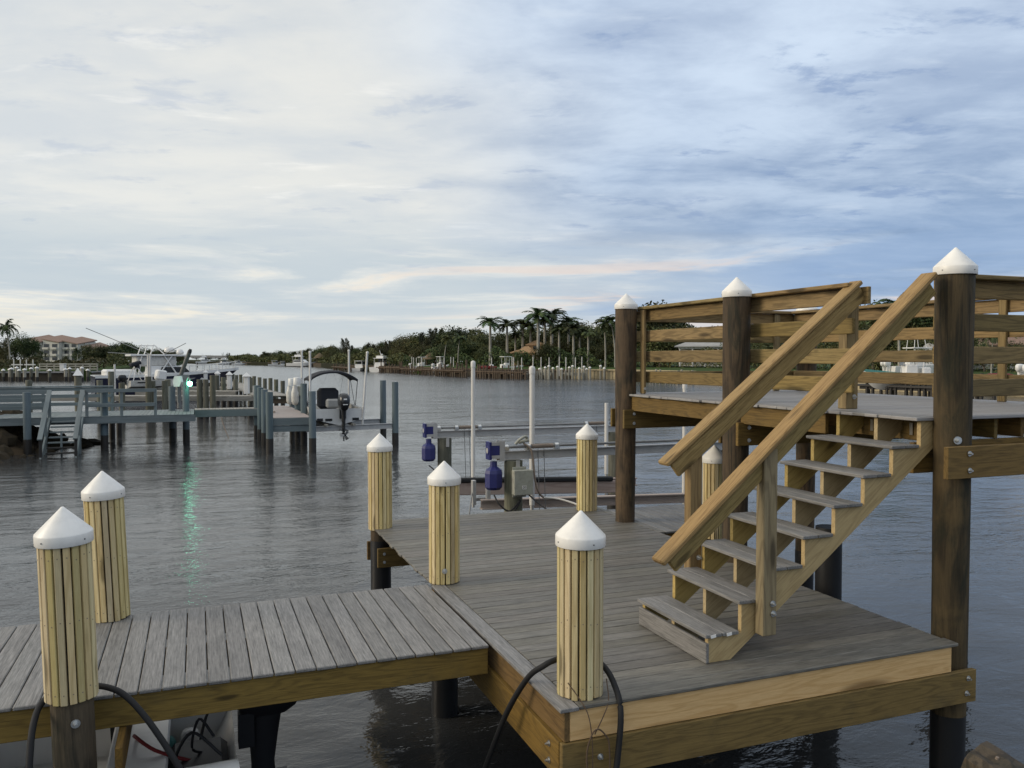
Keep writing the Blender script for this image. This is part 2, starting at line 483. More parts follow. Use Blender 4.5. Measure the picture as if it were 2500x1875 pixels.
def leafmat(name, col):
    m, t, b = new_mat(name, 0.7, 0.2)
    rnd = t.n('ShaderNodeObjectInfo').outputs['Random']
    g = t.n('ShaderNodeNewGeometry')
    pos = g.outputs['Position']
    n1 = t.noise(pos, 0.55, 3.0, 0.6)
    isl = g.outputs['Random Per Island']
    c = t.mix(isl, tuple(q * 0.65 for q in col), tuple(q * 1.35 for q in col))
    c = t.mix(t.ramp(n1, 0.4, 0.7), c, (col[0] * 1.7, col[1] * 1.35, col[2] * 0.9))
    hs = t.n('ShaderNodeHueSaturation'); t.put(hs, 'Color', c)
    t.put(hs, 'Value', t.math('ADD', t.math('MULTIPLY', rnd, 0.9), 0.65))
    t.put(hs, 'Hue', t.math('ADD', t.math('MULTIPLY', t.math('FRACT', t.math('MULTIPLY', rnd, 13.7)), 0.07), 0.455))
    t.put(b, 'Base Color', hs.outputs[0])
    return m
leafmat('leaf', (0.044, 0.062, 0.027))
leafmat('leaf_olive', (0.056, 0.066, 0.029))
leafmat('leaf_pine', (0.036, 0.045, 0.026))
leafmat('frond', (0.036, 0.056, 0.024))
def emis(name, col, s):
    m = bpy.data.materials.new(name); m.use_nodes = True
    t = NT(m.node_tree); m.node_tree.nodes.clear()
    e = t.n('ShaderNodeEmission', i_0=(*col, 1), i_1=s)
    t.n('ShaderNodeOutputMaterial', i_0=e.outputs[0]); MATS[name] = m
    return m
emis('lamp_green', (0.20, 1.0, 0.60), 22.0)

# ------------------------------------------------------------------ water
def build_water():
    rng = np.random.default_rng(3)
    fine = np.linspace(-1.05, 1.05, 900)
    coarse = np.linspace(1.05, 2 * math.pi - 1.05, 60)[1:-1]
    az = np.concatenate([fine, coarse])
    nr = 420
    rad = np.concatenate([[0.3], 1.2 * (3500 / 1.2) ** (np.linspace(0, 1, nr) ** 1.0)])
    A, D = np.meshgrid(az, rad)
    X = np.sin(A + PHI) * D; Y = np.cos(A + PHI) * D
    Z = np.zeros_like(X)
    step = np.gradient(rad)[:, None] * np.ones_like(A)
    for i in range(70):
        lam = 0.22 * (3.5 / 0.22) ** rng.random()
        th = R(-55) + rng.normal(0, 0.75)
        k = 2 * math.pi / lam
        slope = 0.0062 * (lam / 1.0) ** -0.25
        amp = slope / k
        w = np.clip((lam / step - 2.2) / 3.0, 0, 1)
        # gusts: patches of rougher and smoother water
        Z += w * amp * np.sin(k * (X * math.cos(th) + Y * math.sin(th)) + rng.random() * 6.283 + 0.8 * np.sin(X * .31 + Y * .17 + i))
    Z += WATER
    n = len(az)
    V = np.stack([X, Y, Z], -1).reshape(-1, 3)
    idx = np.arange((len(rad)) * n).reshape(len(rad), n)
    a = idx[:-1, :]; b = np.roll(idx, -1, 1)[:-1, :]; c = np.roll(idx, -1, 1)[1:, :]; d = idx[1:, :]
    F = np.stack([a, d, c, b], -1).reshape(-1, 4)
    me = bpy.data.meshes.new('water')
    me.vertices.add(len(V)); me.vertices.foreach_set('co', V.ravel())
    me.loops.add(F.size); me.loops.foreach_set('vertex_index', F.ravel().astype(np.int32))
    me.polygons.add(len(F)); me.polygons.foreach_set('loop_start', np.arange(0, F.size, 4, dtype=np.int32))
    me.polygons.foreach_set('loop_total', np.full(len(F), 4, dtype=np.int32))
    me.polygons.foreach_set('use_smooth', np.ones(len(F), dtype=bool))
    me.update(); me.validate()
    m, t, b_ = new_mat('water', 0.06, 0.5)
    b_.inputs['IOR'].default_value = 1.33
    pos = t.n('ShaderNodeNewGeometry').outputs['Position']
    t.put(b_, 'Base Color', (0.042, 0.043, 0.043))
    # open channel: wind ripples too small to see singly show as a rougher surface than in the sheltered slip
    dist_ = t.n('ShaderNodeVectorMath', operation='LENGTH'); t.put(dist_, 0, t.vmath('MULTIPLY', pos, (1.0, 1.0, 0.0)))
    t.put(b_, 'Roughness', t.ramp(dist_.outputs['Value'], 10.0, 90.0, 0.05, 0.19))
    mp = t.n('ShaderNodeMapping'); t.put(mp, 'Vector', pos); mp.inputs['Rotation'].default_value = (0, 0, R(35)); mp.inputs['Scale'].default_value = (1.0, 1.9, 1.0)
    n1 = t.noise(mp.outputs[0], 1.5, 4.0, 0.62, 0.6)
    n2 = t.noise(mp.outputs[0], 5.5, 3.0, 0.6, 0.4)
    n3 = t.noise(mp.outputs[0], 0.33, 2.0, 0.5, 0.3)
    gust = t.ramp(t.noise(pos, 0.07, 3.0, 0.55), 0.35, 0.65, 0.45, 1.3)
    h = t.math('ADD', t.math('ADD', t.math('MULTIPLY', n1, 0.028), t.math('MULTIPLY', n2, 0.0075)), t.math('MULTIPLY', n3, 0.075))
    h = t.math('MULTIPLY', h, gust)
    bp = t.n('ShaderNodeBump', i_Height=h, i_Strength=1.0, i_Distance=1.0)
    t.put(b_, 'Normal', bp.outputs[0])
    o = mkobj('water', me, m)
    tag(o, 'grey rippled river water of the wide channel', None, None, 'structure')
build_water()
# ================================================================== near timber work
M = MATS
def bolt(parent, p, n, s=1.0, name='bolt'):
    mb = MB(); p = Vector(p); n = Vector(n).normalized()
    mb.cyl(p, p + n * 0.004 * s, 0.020 * s, 0.020 * s, 12)
    mb.cyl(p + n * 0.004 * s, p + n * 0.016 * s, 0.0125 * s, 0.0125 * s, 6)
    mb.cyl(p + n * 0.016 * s, p + n * 0.028 * s, 0.007 * s, 0.007 * s, 8)
    return mb.build(name, M['steel'], parent)

def pile_mesh(r0, r1, z0, z1, seed, n=20, m=16, lump=0.02):
    rg = random.Random(seed); mb = MB(); rows = []
    ph = [rg.random() * 6.28 for _ in range(6)]
    for j in range(m + 1):
        z = z0 + (z1 - z0) * j / m; row = []
        for i in range(n):
            a = 2 * math.pi * i / n
            rr = r0 + (r1 - r0) * j / m
            rr *= 1 + lump * (math.sin(2 * a + ph[0] + z * 1.3) * .5 + math.sin(3 * a + ph[1] - z * .9) * .35 + math.sin(5 * a + ph[2] + z * 2.1) * .25 + math.sin(7 * z + ph[3]) * .12)
            row.append((math.cos(a) * rr, math.sin(a) * rr, z))
        rows.append(row)
    mb.grid(rows, True, True)
    mb.add(rows[-1], [tuple(range(n))]); mb.add(rows[0], [tuple(range(n - 1, -1, -1))])
    return mb

def cap_mesh(r, h=None):
    h = h or r * 0.97
    mb = MB()
    b = r * 0.40
    mb.lathe([(r * .985, 0), (r, 0.004), (r, b - .004), (r * .985, b + .004), (r * .10, b + h * .93), (r * .055, b + h * .985), (0.0005, b + h)], n=40)
    return mb

def lean_m(x, y, lx, ly):
    m = Matrix.Translation((x, y, 0))
    m = m @ Matrix(((1, 0, lx, 0), (0, 1, ly, 0), (0, 0, 1, 0), (0, 0, 0, 1)))
    return m

def add_cap(t, r, z, lean, screws=4):
    c = cap_mesh(r).build('cap', M['cap_white'], t)
    c.location = (t.location.x + lean[0] * z, t.location.y + lean[1] * z, z)
    c.rotation_euler = (math.sin(t.location.x * 9) * .012, math.cos(t.location.y * 7) * .012, t.location.x * 3)
    for i in range(screws):
        a = 2 * math.pi * (i + .37) / screws + t.location.x
        s = MB().cyl((math.cos(a) * (r - .002), math.sin(a) * (r - .002), r * .2), (math.cos(a) * (r + .004), math.sin(a) * (r + .004), r * .2), .0055, .004, 8).build('screw', M['pipe_grey'], None)
        s.matrix_basis = c.matrix_basis.copy()
        s.parent = c; s.matrix_parent_inverse = wm(c).inverted()
    return c

def wrapped(x, y, label, zb, zt, rc=0.122, n=18, lean=(0, 0), black_z=-0.16, cap_r=None, seed=1):
    """timber piling clad in upright battens, under a white cone"""
    t = thing('wrapped_piling', label, 'piling', (x, y, 0), 'batten wrapped pilings with white cone caps')
    o = pile_mesh(rc, rc * .98, black_z, zt, seed).build('pile', M['pile_brown'], t)
    o.location = (x, y, 0); 
    o2 = pile_mesh(rc * 1.03, rc * 1.03, WATER - 1.5, black_z, seed + 5).build('black_sleeve', M['pile_black'], t)
    o2.location = (x, y, 0)
    rg = random.Random(seed * 11)
    wb = 2 * math.pi * (rc + .018) / n * 0.78
    a0 = rg.random()
    th = 0.021
    for i in range(n):
        a = 2 * math.pi * (i + a0) / n + rg.uniform(-.012, .012)
        L = zt - zb + rg.uniform(-.012, .012)
        k = 'bat%.3f%.3f%.3f' % (round(wb, 3), round(L, 2), lean[0])
        if k not in _cbm:
            me = cbox_mesh(th, wb, round(L, 2), 0.003).copy(); _cbm[k] = me
        mm = Matrix.Translation((x + math.cos(a) * (rc + th / 2 + .003), y + math.sin(a) * (rc + th / 2 + .003), zb + L / 2 + rg.uniform(-.006, .006))) @ Matrix.Rotation(a, 4, 'Z')
        mkobj('batten', _cbm[k], M['batten'], t, mm)
    for i in range(n):
        a = 2 * math.pi * (i + a0) / n
        if math.sin(a) > .35: continue
        for zz in (zb + .07 + rg.uniform(-.015, .015), zt - .10 + rg.uniform(-.015, .015), (zb + zt) / 2 + rg.uniform(-.02, .02)):
            q = Vector((x + math.cos(a) * (rc + th + .0025), y + math.sin(a) * (rc + th + .0025), zz))
            if 'nail' not in _cbm: _cbm['nail'] = MB().cyl((0, 0, 0), (.002, 0, 0), .0042, .0036, 6).mesh('nail')
            mkobj('nail', _cbm['nail'], M['rusty'], t, Matrix.Translation(q) @ Matrix.Rotation(a, 4, 'Z'))
    cr = cap_r or rc + .038
    add_cap(t, cr, zt - 0.03, (0, 0))
    if lean != (0, 0):
        t.rotation_euler = (-math.atan(lean[1]), math.atan(lean[0]), 0)
    return t

def timber_pile(x, y, label, zt, r_top, r_bot, seed, wet_z=-0.62, cap=True, cap_r=None):
    t = thing('timber_piling', label, 'piling', (x, y, 0), 'brown timber pilings carrying the raised deck')
    o = pile_mesh(r_bot, r_top, wet_z, zt, seed, 24, 26, 0.022).build('pile', M['pile_brown'], t); o.location = (x, y, 0)
    o = pile_mesh(r_bot * .98, r_bot * 1.02, WATER - 1.5, wet_z, seed + 3, 24, 8).build('black_sleeve', M['pile_black'], t); o.location = (x, y, 0)
    if cap: add_cap(t, cap_r or r_top + .012, zt - .03, (0, 0))
    return t

PITCH, BW, BT = 0.1386, 0.1330, 0.025
# ---------------------------------------------------------------- lower platform
rg = random.Random(21)
plat = thing('dock_platform', 'low square dock platform of brown-grey boards carrying the staircase', 'dock', (2.03, 4.45, 0))
PX0, PX1, PY0, PY1 = 2.03, 5.22, 4.45, 10.60
nb = int((PY1 - PY0) / PITCH)
for i in range(nb + 1):
    yc = PY0 + BW / 2 + i * PITCH
    if yc > PY1: break
    x0 = (PX0 + 0.112 if yc < 7.32 else PX0 + rg.choice([-.012, 0, .0, .008]))
    x1 = PX1 + rg.choice([-.006, 0, .006])
    if i == 0: x1 = 5.24
    board('deck_board', M['deck_brown'], plat, (x0, yc, -BT / 2 + rg.uniform(-.0012, .0012)), (x1, yc, -BT / 2 + rg.uniform(-.0012, .0012)), BW, BT, ch=.005)
board('border_board', M['deck_grey'], plat, (PX0 + .042, PY0 - .012, -BT / 2 + .0015), (PX0 + .042, 7.34, -BT / 2 + .0015), 0.126, BT, up=(0, 0, 1))
fb = board('fascia_board', M['fascia'], plat, (PX0 + .055, PY0 + .035, -.122), (5.19, PY0 + .035, -.122), 0.188, .038, up=(0, 1, 0))
fb['label'] = 'fresh yellow pine fascia board with dark knots'
board('rim_beam', M['beam'], plat, (PX0 - .005, PY0 + .018, -.339), (5.42, PY0 + .018, -.339), 0.240, .042, up=(0, 1, 0))
board('rim_joist', M['beam'], plat, (PX0 + .034, PY0 + .014, -.122), (PX0 + .034, 7.42, -.122), 0.188, .038, up=(1, 0, 0))
board('rim_beam', M['beam'], plat, (PX0 + .012, PY0 + .045, -.339), (PX0 + .012, 7.42, -.339), 0.238, .042, up=(1, 0, 0))
for xx in (2.45, 2.85, 3.25, 3.65, 4.05, 4.45, 4.85, 5.15):
    board('joist', M['beam'], plat, (xx, PY0 + .06, -.122), (xx, PY1 - .1, -.122), 0.188, .038, up=(1, 0, 0))
for yy in (7.28, 7.62, 9.92, 10.22):
    board('cross_beam', M['beam'], plat, (PX0 + .01 if yy < 10 and yy > 9 else PX0 + .06, yy, -.335), (5.2, yy, -.335), 0.235, .042, up=(0, 1, 0))
board('cross_beam', M['beam'], plat, (PX0 - .03, 10.37, -.335), (5.2, 10.37, -.335), 0.235, .042, up=(0, 1, 0))
for p in ((5.335, PY0 - .004, -.275), (5.32, PY0 - .004, -.385), (2.28, PY0 - .004, -.33)):
    bolt(plat, p, (0, -1, 0))
for p in ((PX0 - .010, 4.63, -.285), (PX0 - .010, 4.63, -.39)):
    bolt(plat, p, (-1, 0, 0))
for p in ((2.12, 9.898, -.285), (2.12, 9.898, -.385)):
    bolt(plat, p, (0, -1, 0), .9)

# ---------------------------------------------------------------- left walkway
lw = thing('dock_walkway', 'grey board walkway joining the platform from the left edge', 'walkway', (-1.2, 5.66, 0))
LX1 = 1.985
for i in range(46):
    xc = LX1 - BW / 2 - i * PITCH
    e0, e1 = rg.uniform(-.005, .005), rg.uniform(-.006, .006)
    board('deck_board', M['deck_grey'], lw, (xc, 5.655 + e0, -BT / 2 + rg.uniform(-.0015, .0015)), (xc, 7.40 + e1, -BT / 2 + rg.uniform(-.0015, .0015)), BW - .002, BT, ch=.006)
for yy in (5.70, 6.52, 7.345):
    board('stringer_beam', M['beam'], lw, (-4.4, yy, -.125), (1.985, yy, -.125), 0.195, .042, up=(0, 1, 0))
for xx in (-4.1, -.62):
    board('cross_beam', M['beam'], lw, (xx - .12, 5.38, -.33), (xx - .12, 7.6, -.33), 0.205, .042, up=(1, 0, 0))
    board('cross_beam', M['beam'], lw, (xx + .16, 5.38, -.33), (xx + .16, 7.6, -.33), 0.205, .042, up=(1, 0, 0))

# ---------------------------------------------------------------- right walkway behind the stairs
rw = thing('dock_walkway', 'short grey walkway leaving the platform to the right behind the staircase', 'walkway', (5.3, 9.4, 0))
for i in range(9):
    xc = 5.31 + BW / 2 + i * PITCH
    board('deck_board', M['deck_grey'], rw, (xc, 8.63 + rg.uniform(-.005, .005), -BT / 2 + rg.uniform(-.001, .001)), (xc, 10.21 + rg.uniform(-.005, .005), -BT / 2), BW, BT, ch=.006)
board('border_board', M['deck_brown'], rw, (5.262, 8.63, -BT / 2), (5.262, 10.55, -BT / 2), .075, BT)
for yy in (8.68, 9.42, 10.15):
    board('stringer_beam', M['beam'], rw, (5.24, yy, -.125), (6.5, yy, -.125), 0.195, .042, up=(0, 1, 0))

# ---------------------------------------------------------------- clad pilings
wrapped(2.235, 4.64, 'batten wrapped piling at the near front corner of the platform', 0.004, 0.965, seed=3, rc=.120)
w2 = wrapped(2.165, 7.44, 'batten wrapped piling where the left walkway meets the platform', 0.004, 0.955, seed=4, rc=.120)
bolt(w2, (2.165 - .04, 7.44 - .146, 0.135), (-.25, -1, 0), 1.25)
wrapped(2.125, 10.15, 'batten wrapped piling at the far left corner of the platform, over water', -0.02, 0.985, seed=5, rc=.122, lean=(-.004, 0))
w4 = wrapped(-.712, 5.47, 'nearest batten wrapped piling in the left foreground, before the walkway', 0.09, 1.045, seed=6, rc=.119, n=18, lean=(-.028, -.005), black_z=-.75)
wrapped(-.672, 7.36, 'batten wrapped piling on the back edge of the left walkway', 0.004, 1.01, seed=7, rc=.122, n=18, lean=(-.040, .0))
wrapped(5.05, 10.28, 'batten wrapped piling at the far edge of the platform beside the boat lift', 0.004, 1.02, seed=8, rc=.118)
wrapped(5.93, 8.53, 'batten wrapped piling seen behind the stair handrails', -.10, 0.86, seed=9, rc=.118)
bolt(w4, (-.712 + .03, 5.47 - .122, -.03), (.2, -1, 0), 1.3)

# ---------------------------------------------------------------- tall pilings of the raised deck
ZC = 2.765
p1 = timber_pile(5.17, 9.40, 'brown timber piling at the far left corner of the raised deck', ZC, .138, .122, 31)
p2 = timber_pile(5.22, 7.14, 'brown timber piling midway along the left railing of the raised deck', ZC, .140, .125, 32)
p3 = timber_pile(5.385, 4.66, 'thick brown timber piling at the front right beside the top stair', ZC, .139, .123, 33, cap_r=.153)
timber_pile(8.06, 9.40, 'timber piling at the far right corner of the raised deck behind the railing', ZC, .140, .125, 34)
timber_pile(8.06, 6.90, 'dark timber piling standing behind the thick front right piling', ZC, .140, .125, 35)
t = thing('mooring_piling', 'short black piling standing in the water right of the platform below the stairs', 'piling', (5.62, 6.22, 0))
o = pile_mesh(.125, .12, WATER - 1.5, .50, 41).build('pile', M['pile_black'], t); o.location = (5.62, 6.22, 0)
bolt(p3, (5.385 - .075, 4.66 - .110, 1.49), (-.5, -1, 0), 1.5)

# ---------------------------------------------------------------- raised deck
UZ = 1.65
ud = thing('raised_deck', 'raised viewing deck with board railings on tall pilings', 'deck', (5.15, 4.75, 0))
UX0, UX1, UY0, UY1 = 5.13, 8.12, 4.74, 9.62
i = 0
while UY0 + BW + i * PITCH < UY1 + .05:
    yc = UY0 + BW / 2 + i * PITCH
    board('deck_board', M['deck_upper'], ud, (UX0 + rg.choice([-.02, 0, .01, .02]), yc, UZ - BT / 2 + rg.uniform(-.001, .001)), (UX1, yc, UZ - BT / 2), BW, BT)
    i += 1
board('rim_joist', M['beam'], ud, (5.205, 5.80, 1.531), (5.205, 9.58, 1.531), .186, .038, up=(1, 0, 0))
board('rim_joist', M['beam'], ud, (5.47, 4.80, 1.531), (5.47, 5.84, 1.531), .186, .038, up=(1, 0, 0))
board('rim_joist', M['beam'], ud, (8.05, 4.80, 1.531), (8.05, 9.58, 1.531), .186, .038, up=(1, 0, 0))
board('rim_joist', M['beam'], ud, (5.2, 9.59, 1.531), (8.07, 9.59, 1.531), .186, .038, up=(0, 1, 0))
for xx in (5.72, 6.02, 6.32, 6.62, 6.92, 7.22, 7.52, 7.80):
    board('joist', M['beam'], ud, (xx, 4.80, 1.542), (xx, 9.56, 1.542), .164, .038, up=(1, 0, 0))
for (yy, x0) in ((9.24, 5.05), (9.57, 5.05), (6.985, 5.12), (7.30, 5.13), (4.485, 5.12), (4.835, 5.16)):
    board('beam', M['beam'], ud, (x0, yy, 1.334), (8.35, yy, 1.334), .238, .042, up=(0, 1, 0))
for p in ((5.19, 9.214, 1.40), (5.19, 9.214, 1.28), (5.25, 6.959, 1.40), (5.25, 6.959, 1.27), (5.325, 4.459, 1.40), (5.33, 4.459, 1.275)):
    bolt(ud, p, (0, -1, 0))
RZ = (2.655, 2.392, 2.128, 1.865)
def railing(parent, a, b, side, name='rail'):
    a, b = Vector(a), Vector(b)
    for z in RZ:
        board(name, M['rail'], parent, a + Vector((0, 0, z)), b + Vector((0, 0, z + rg.uniform(-.006, .006))), .140, .038, up=side, ch=.006)
    d = (b - a).normalized()
    board('rail_cap', M['rail'], parent, a - d * .03 + Vector((side[0] * -.03, side[1] * -.03, 2.748)), b + d * .02 + Vector((side[0] * -.03, side[1] * -.03, 2.748)), .140, .038, ch=.007)
railing(ud, (5.42, 9.42, 0), (5.42, 7.16, 0), (1, 0, 0))
railing(ud, (5.42, 7.15, 0), (5.42, 5.72, 0), (1, 0, 0))
railing(ud, (5.36, 9.52, 0), (7.93, 9.52, 0), (0, 1, 0))
railing(ud, (7.90, 9.46, 0), (7.90, 4.90, 0), (1, 0, 0))
railing(ud, (5.43, 4.88, 0), (7.95, 4.88, 0), (0, 1, 0))
def post(parent, x, y, z0, z1, sx, sy, mat='post', name='post'):
    # local X along the grain
    return board(name, M[mat], parent, (x, y, z0), (x, y, z1), sx, sy, up=(0, 1, 0), ch=.006)
post(ud, 5.335, 9.245, 1.655, 2.72, .038, .09)
post(ud, 5.475, 4.815, 1.655, 2.728, .09, .04)
post(ud, 5.482, 5.85, 1.652, 2.70, .14, .10)
for yy in (8.3, 6.2):
    post(ud, 7.85, yy, 1.652, 2.72, .04, .09)
post(ud, 7.6, 9.475, 1.652, 2.72, .09, .04)
post(ud, 7.3, 4.925, 1.652, 2.72, .09, .04)
bolt(ud, (5.505, 5.799, 1.76), (0, -1, 0), 1.1)
bolt(ud, (5.335, 9.198, 1.72), (0, -1, 0), .9)

# ---------------------------------------------------------------- staircase
st = thing('staircase', 'open wooden staircase with grey treads rising from platform to raised deck', 'stairs', (3.25, 5.2, 0))
RISE, RUN, SX = 0.2063, 0.2727, 3.240
def stringer_mesh():
    prof = []
    x = SX + .032
    pts = [(x, 0.004)]
    for i in range(1, 9):
        pts.append((x + (i - 1) * RUN, RISE * i - BT))
        if i < 8: pts.append((x + i * RUN, RISE * i - BT))
    pts.append((5.447, RISE * 8 - BT))
    lowz = lambda q: .306 + .7595 * (q - 3.852)
    pts.append((5.447, lowz(5.447)))
    pts.append((3.852 - .302 / .7595, 0.004))
    bm = bmesh.new()
    vs = [bm.verts.new((p[0], -.019, p[1])) for p in pts]
    f0 = bm.faces.new(vs)
    ext = bmesh.ops.extrude_face_region(bm, geom=[f0])
    bmesh.ops.translate(bm, verts=[e for e in ext['geom'] if isinstance(e, bmesh.types.BMVert)], vec=(0, .038, 0))
    bmesh.ops.triangulate(bm, faces=[f for f in bm.faces if len(f.verts) > 4])
    bmesh.ops.recalc_face_normals(bm, faces=bm.faces)
    # grain runs along the slope: store the mesh rotated so that local X is the slope
    ang = math.atan(.7595)
    bmesh.ops.rotate(bm, verts=bm.verts, cent=(0, 0, 0), matrix=Matrix.Rotation(ang, 3, 'Y'))
    me = bpy.data.meshes.new('stringer'); bm.to_mesh(me); bm.free()
    return me, ang
sme, sang = stringer_mesh()
for yy in (4.785, 5.215, 5.640):
    mkobj('stringer', sme, M['stringer'], st, Matrix.Translation((0, yy, 0)) @ Matrix.Rotation(-sang, 4, 'Y'))
for i in range(1, 9):
    zc = RISE * i - BT / 2 + .0005
    x0 = SX - .005 + (i - 1) * RUN
    td = board('tread_board', M['deck_grey'], st, (x0 + .068, 4.742, zc), (x0 + .068, 5.682, zc), .134, BT, ch=.004)
    td2 = board('tread_board', M['deck_grey'], st, (x0 + .207, 4.742 + rg.uniform(-.004, .004), zc), (x0 + .207, 5.682, zc), .134, BT, ch=.004)
    if i == 1:
        for q, xx in ((td, x0 + .060), (td2, x0 + .19)):
            s = MB().box((xx, 4.738, zc), (.042, .003, .021), ry=-.12).build('price_sticker', M['cap_white'], q)
board('kick_board', M['deck_grey'], st, (SX + .018, 4.752, .073), (SX + .018, 5.672, .073), .138, .025, up=(1, 0, 0), ch=.003)
# the wider flush board at the head of the stairs is part of the deck; its two hangers show below
def handrail(y, a, b, off, lo_cut):
    a, b = Vector(a), Vector(b); d = (b - a).normalized()
    side = Vector((0, 1, 0)); up = d.cross(side); up = up if up.z > 0 else -up
    cap = board('handrail_cap', M['handrail'], st, a, b, .142, .040, up=up, ch=.012)
    p = board('handrail_board', M['handrail'], st, a - up * .090 + side * off + d * lo_cut, b - up * .090 + side * off - d * .03, .040, .138, up=up, ch=.010)
    return cap
# right (near) and left (far) handrails
handrail(4.67, (2.815, 4.675, .765), (5.150, 4.675, 2.735), .025, .06)
handrail(5.70, (3.475, 5.70, 1.258), (5.425, 5.70, 2.772), -.028, .035)
board('return_board', M['rail'], ud, (5.475, 5.60, 2.655), (5.475, 5.80, 2.655), .15, .036, up=(1, 0, 0))
post(st, 3.70, 4.700, .175, 1.475, .115, .088)
post(st, 3.765, 5.708, .35, 1.415, .115, .088)
for p in ((3.72, 4.654, .40), (3.725, 4.654, .33)):
    bolt(st, p, (0, -1, 0), 1.1)
bolt(st, (3.79, 5.662, .49), (0, -1, 0), 1.1)
# joist hangers glinting behind the top stringers
for yy in (5.10, 5.52):
    MB().box((5.44, yy, 1.53), (.006, .03, .10)).build('joist_hanger', M['steel'], st)

# ---------------------------------------------------------------- black mooring lines looped on the pilings
def rope(name, label, pts, r, mat='rubber', cat='rope', n=10, group=None):
    o = MB().tube(spline(pts, n), r, 10).build(name, M[mat])
    return tag(o, label, cat, group)
rope('mooring_line', 'thick black mooring line looped round the near corner piling', [
    (1.84, 5.55, -1.05), (1.88, 5.34, -.66), (1.92, 5.10, -.26), (1.985, 4.90, .03), (2.05, 4.79, .14), (2.12, 4.78, .17), (2.24, 4.81, .17), (2.36, 4.77, .165), (2.405, 4.65, .14),
    (2.415, 4.53, .075), (2.405, 4.42, -.05), (2.37, 4.385, -.30), (2.315, 4.37, -.65), (2.29, 4.36, -1.1)], .019)
rope('mooring_line', 'thick black mooring line looped round the big left foreground piling', [
    (-.90, 5.12, -1.0), (-.905, 5.17, -.55), (-.905, 5.26, -.18), (-.90, 5.38, .0), (-.87, 5.55, .06), (-.76, 5.655, .075), (-.64, 5.64, .08), (-.52, 5.58, .07),
    (-.42, 5.50, .03), (-.30, 5.42, -.10), (-.16, 5.35, -.32), (.0, 5.28, -.62), (.14, 5.22, -1.0)], .019)
rope('thin_cord', 'thin brown cord tied in a loop below the near corner piling', [
    (2.10, 4.53, .12), (2.16, 4.465, .02), (2.185, 4.42, -.05), (2.20, 4.405, -.16), (2.205, 4.40, -.30), (2.20, 4.40, -.55)], .0035, 'cord_brown', 'cord')
rope('thin_cord', 'thin brown cord hanging in a bow under the platform corner', [
    (2.195, 4.40, -.55), (2.165, 4.40, -.30), (2.195, 4.398, -.17), (2.24, 4.398, -.135), (2.29, 4.398, -.18), (2.315, 4.395, -.26), (2.32, 4.39, -.6)], .005, 'cord_brown', 'cord')
rope('thin_cord', 'thin brown cord slanting down beside the near corner piling', [
    (2.375, 4.55, .10), (2.345, 4.465, .0), (2.28, 4.41, -.07), (2.22, 4.402, -.165)], .0035, 'cord_brown', 'cord')
rope('thin_cord', 'tangled dark cord at the foot of the front rail post', [
    (5.56, 4.79, 1.66), (5.55, 4.77, 1.72), (5.59, 4.77, 1.80), (5.56, 4.77, 1.87), (5.54, 4.78, 1.78), (5.60, 4.77, 1.70), (5.57, 4.77, 1.665)], .004, 'black', 'cord')
# ---------------------------------------------------------------- log in the bottom right corner
t = thing('old_timber', 'rough brown old timber end poking in at the bottom right corner', 'timber', tuple(at(2480, 4.6, -.4)))
a, b = at(2392, 4.98, -.345), at(2860, 4.25, -.62)
rgt_ = random.Random(4)
d = (b - a).normalized(); s_ = d.cross(Vector((0, 0, 1))).normalized(); q_ = s_.cross(d)
rows = []
for j in range(13):
    c = a.lerp(b, j / 12)
    rows.append([c + s_ * (sx * .16 + rgt_.uniform(-.008, .008)) + q_ * (sz * .085 + rgt_.uniform(-.008, .008)) for (sx, sz) in ((-1, -1), (-1, .3), (-.85, .9), (-.3, 1.0), (.2, .93), (.7, 1.0), (1, .7), (1, -1))])
mb = MB(); mb.grid(rows, False, True); mb.add(rows[0], [tuple(range(7, -1, -1))]); mb.add(rows[-1], [tuple(range(8))])
mb.build('beam', M['pile_brown'], t, fix=True)
k_ = MB()
for j in range(3):
    p = a.lerp(b, .12 + j * .2); k_.cyl(p + q_ * .075, p + q_ * .095, .012, .010, 8)
k_.build('old_bolt', M['rusty'], t)
# ================================================================== boat lift beyond the platform
def stub(name, x, y, z0, z1, r, mat, label, group=None, cat='piling', seed=1, wet=None, wetmat='wet_pile', n=14):
    t = thing(name, label, cat, (x, y, 0), group)
    if wet is not None:
        o = pile_mesh(r, r, wet, z1, seed, n, 8).build('pile', M[mat], t); o.location = (x, y, 0)
        o = pile_mesh(r * 1.04, r * 1.02, z0, wet, seed, n, 6).build('wet_foot', M[wetmat], t); o.location = (x, y, 0)
    else:
        o = pile_mesh(r, r, z0, z1, seed, n, 8).build('pile', M[mat], t); o.location = (x, y, 0)
    return t
LXA, LXB, LYA, LYB, LTOP = 4.52, 8.25, 11.75, 15.50, 0.545
for (x, y, lab, sd) in ((LXA, LYA, 'grey lift piling carrying the control box', 51), (LXA, LYB, 'grey lift piling under the far blue motor', 52),
                    (LXB, LYB, 'grey lift piling at the far right end of the lift', 53), (LXB, LYA, 'grey lift piling hidden behind the stairs', 54)):
    stub('lift_piling', x, y, WATER - 1.2, LTOP, .14, 'pile_grey', lab, 'pilings of the near boat lift', seed=sd, wet=-.75)
lift = thing('boat_lift', 'empty boat lift with two blue motors and aluminium top beams', 'boat lift', (6.3, 13.6, 0))
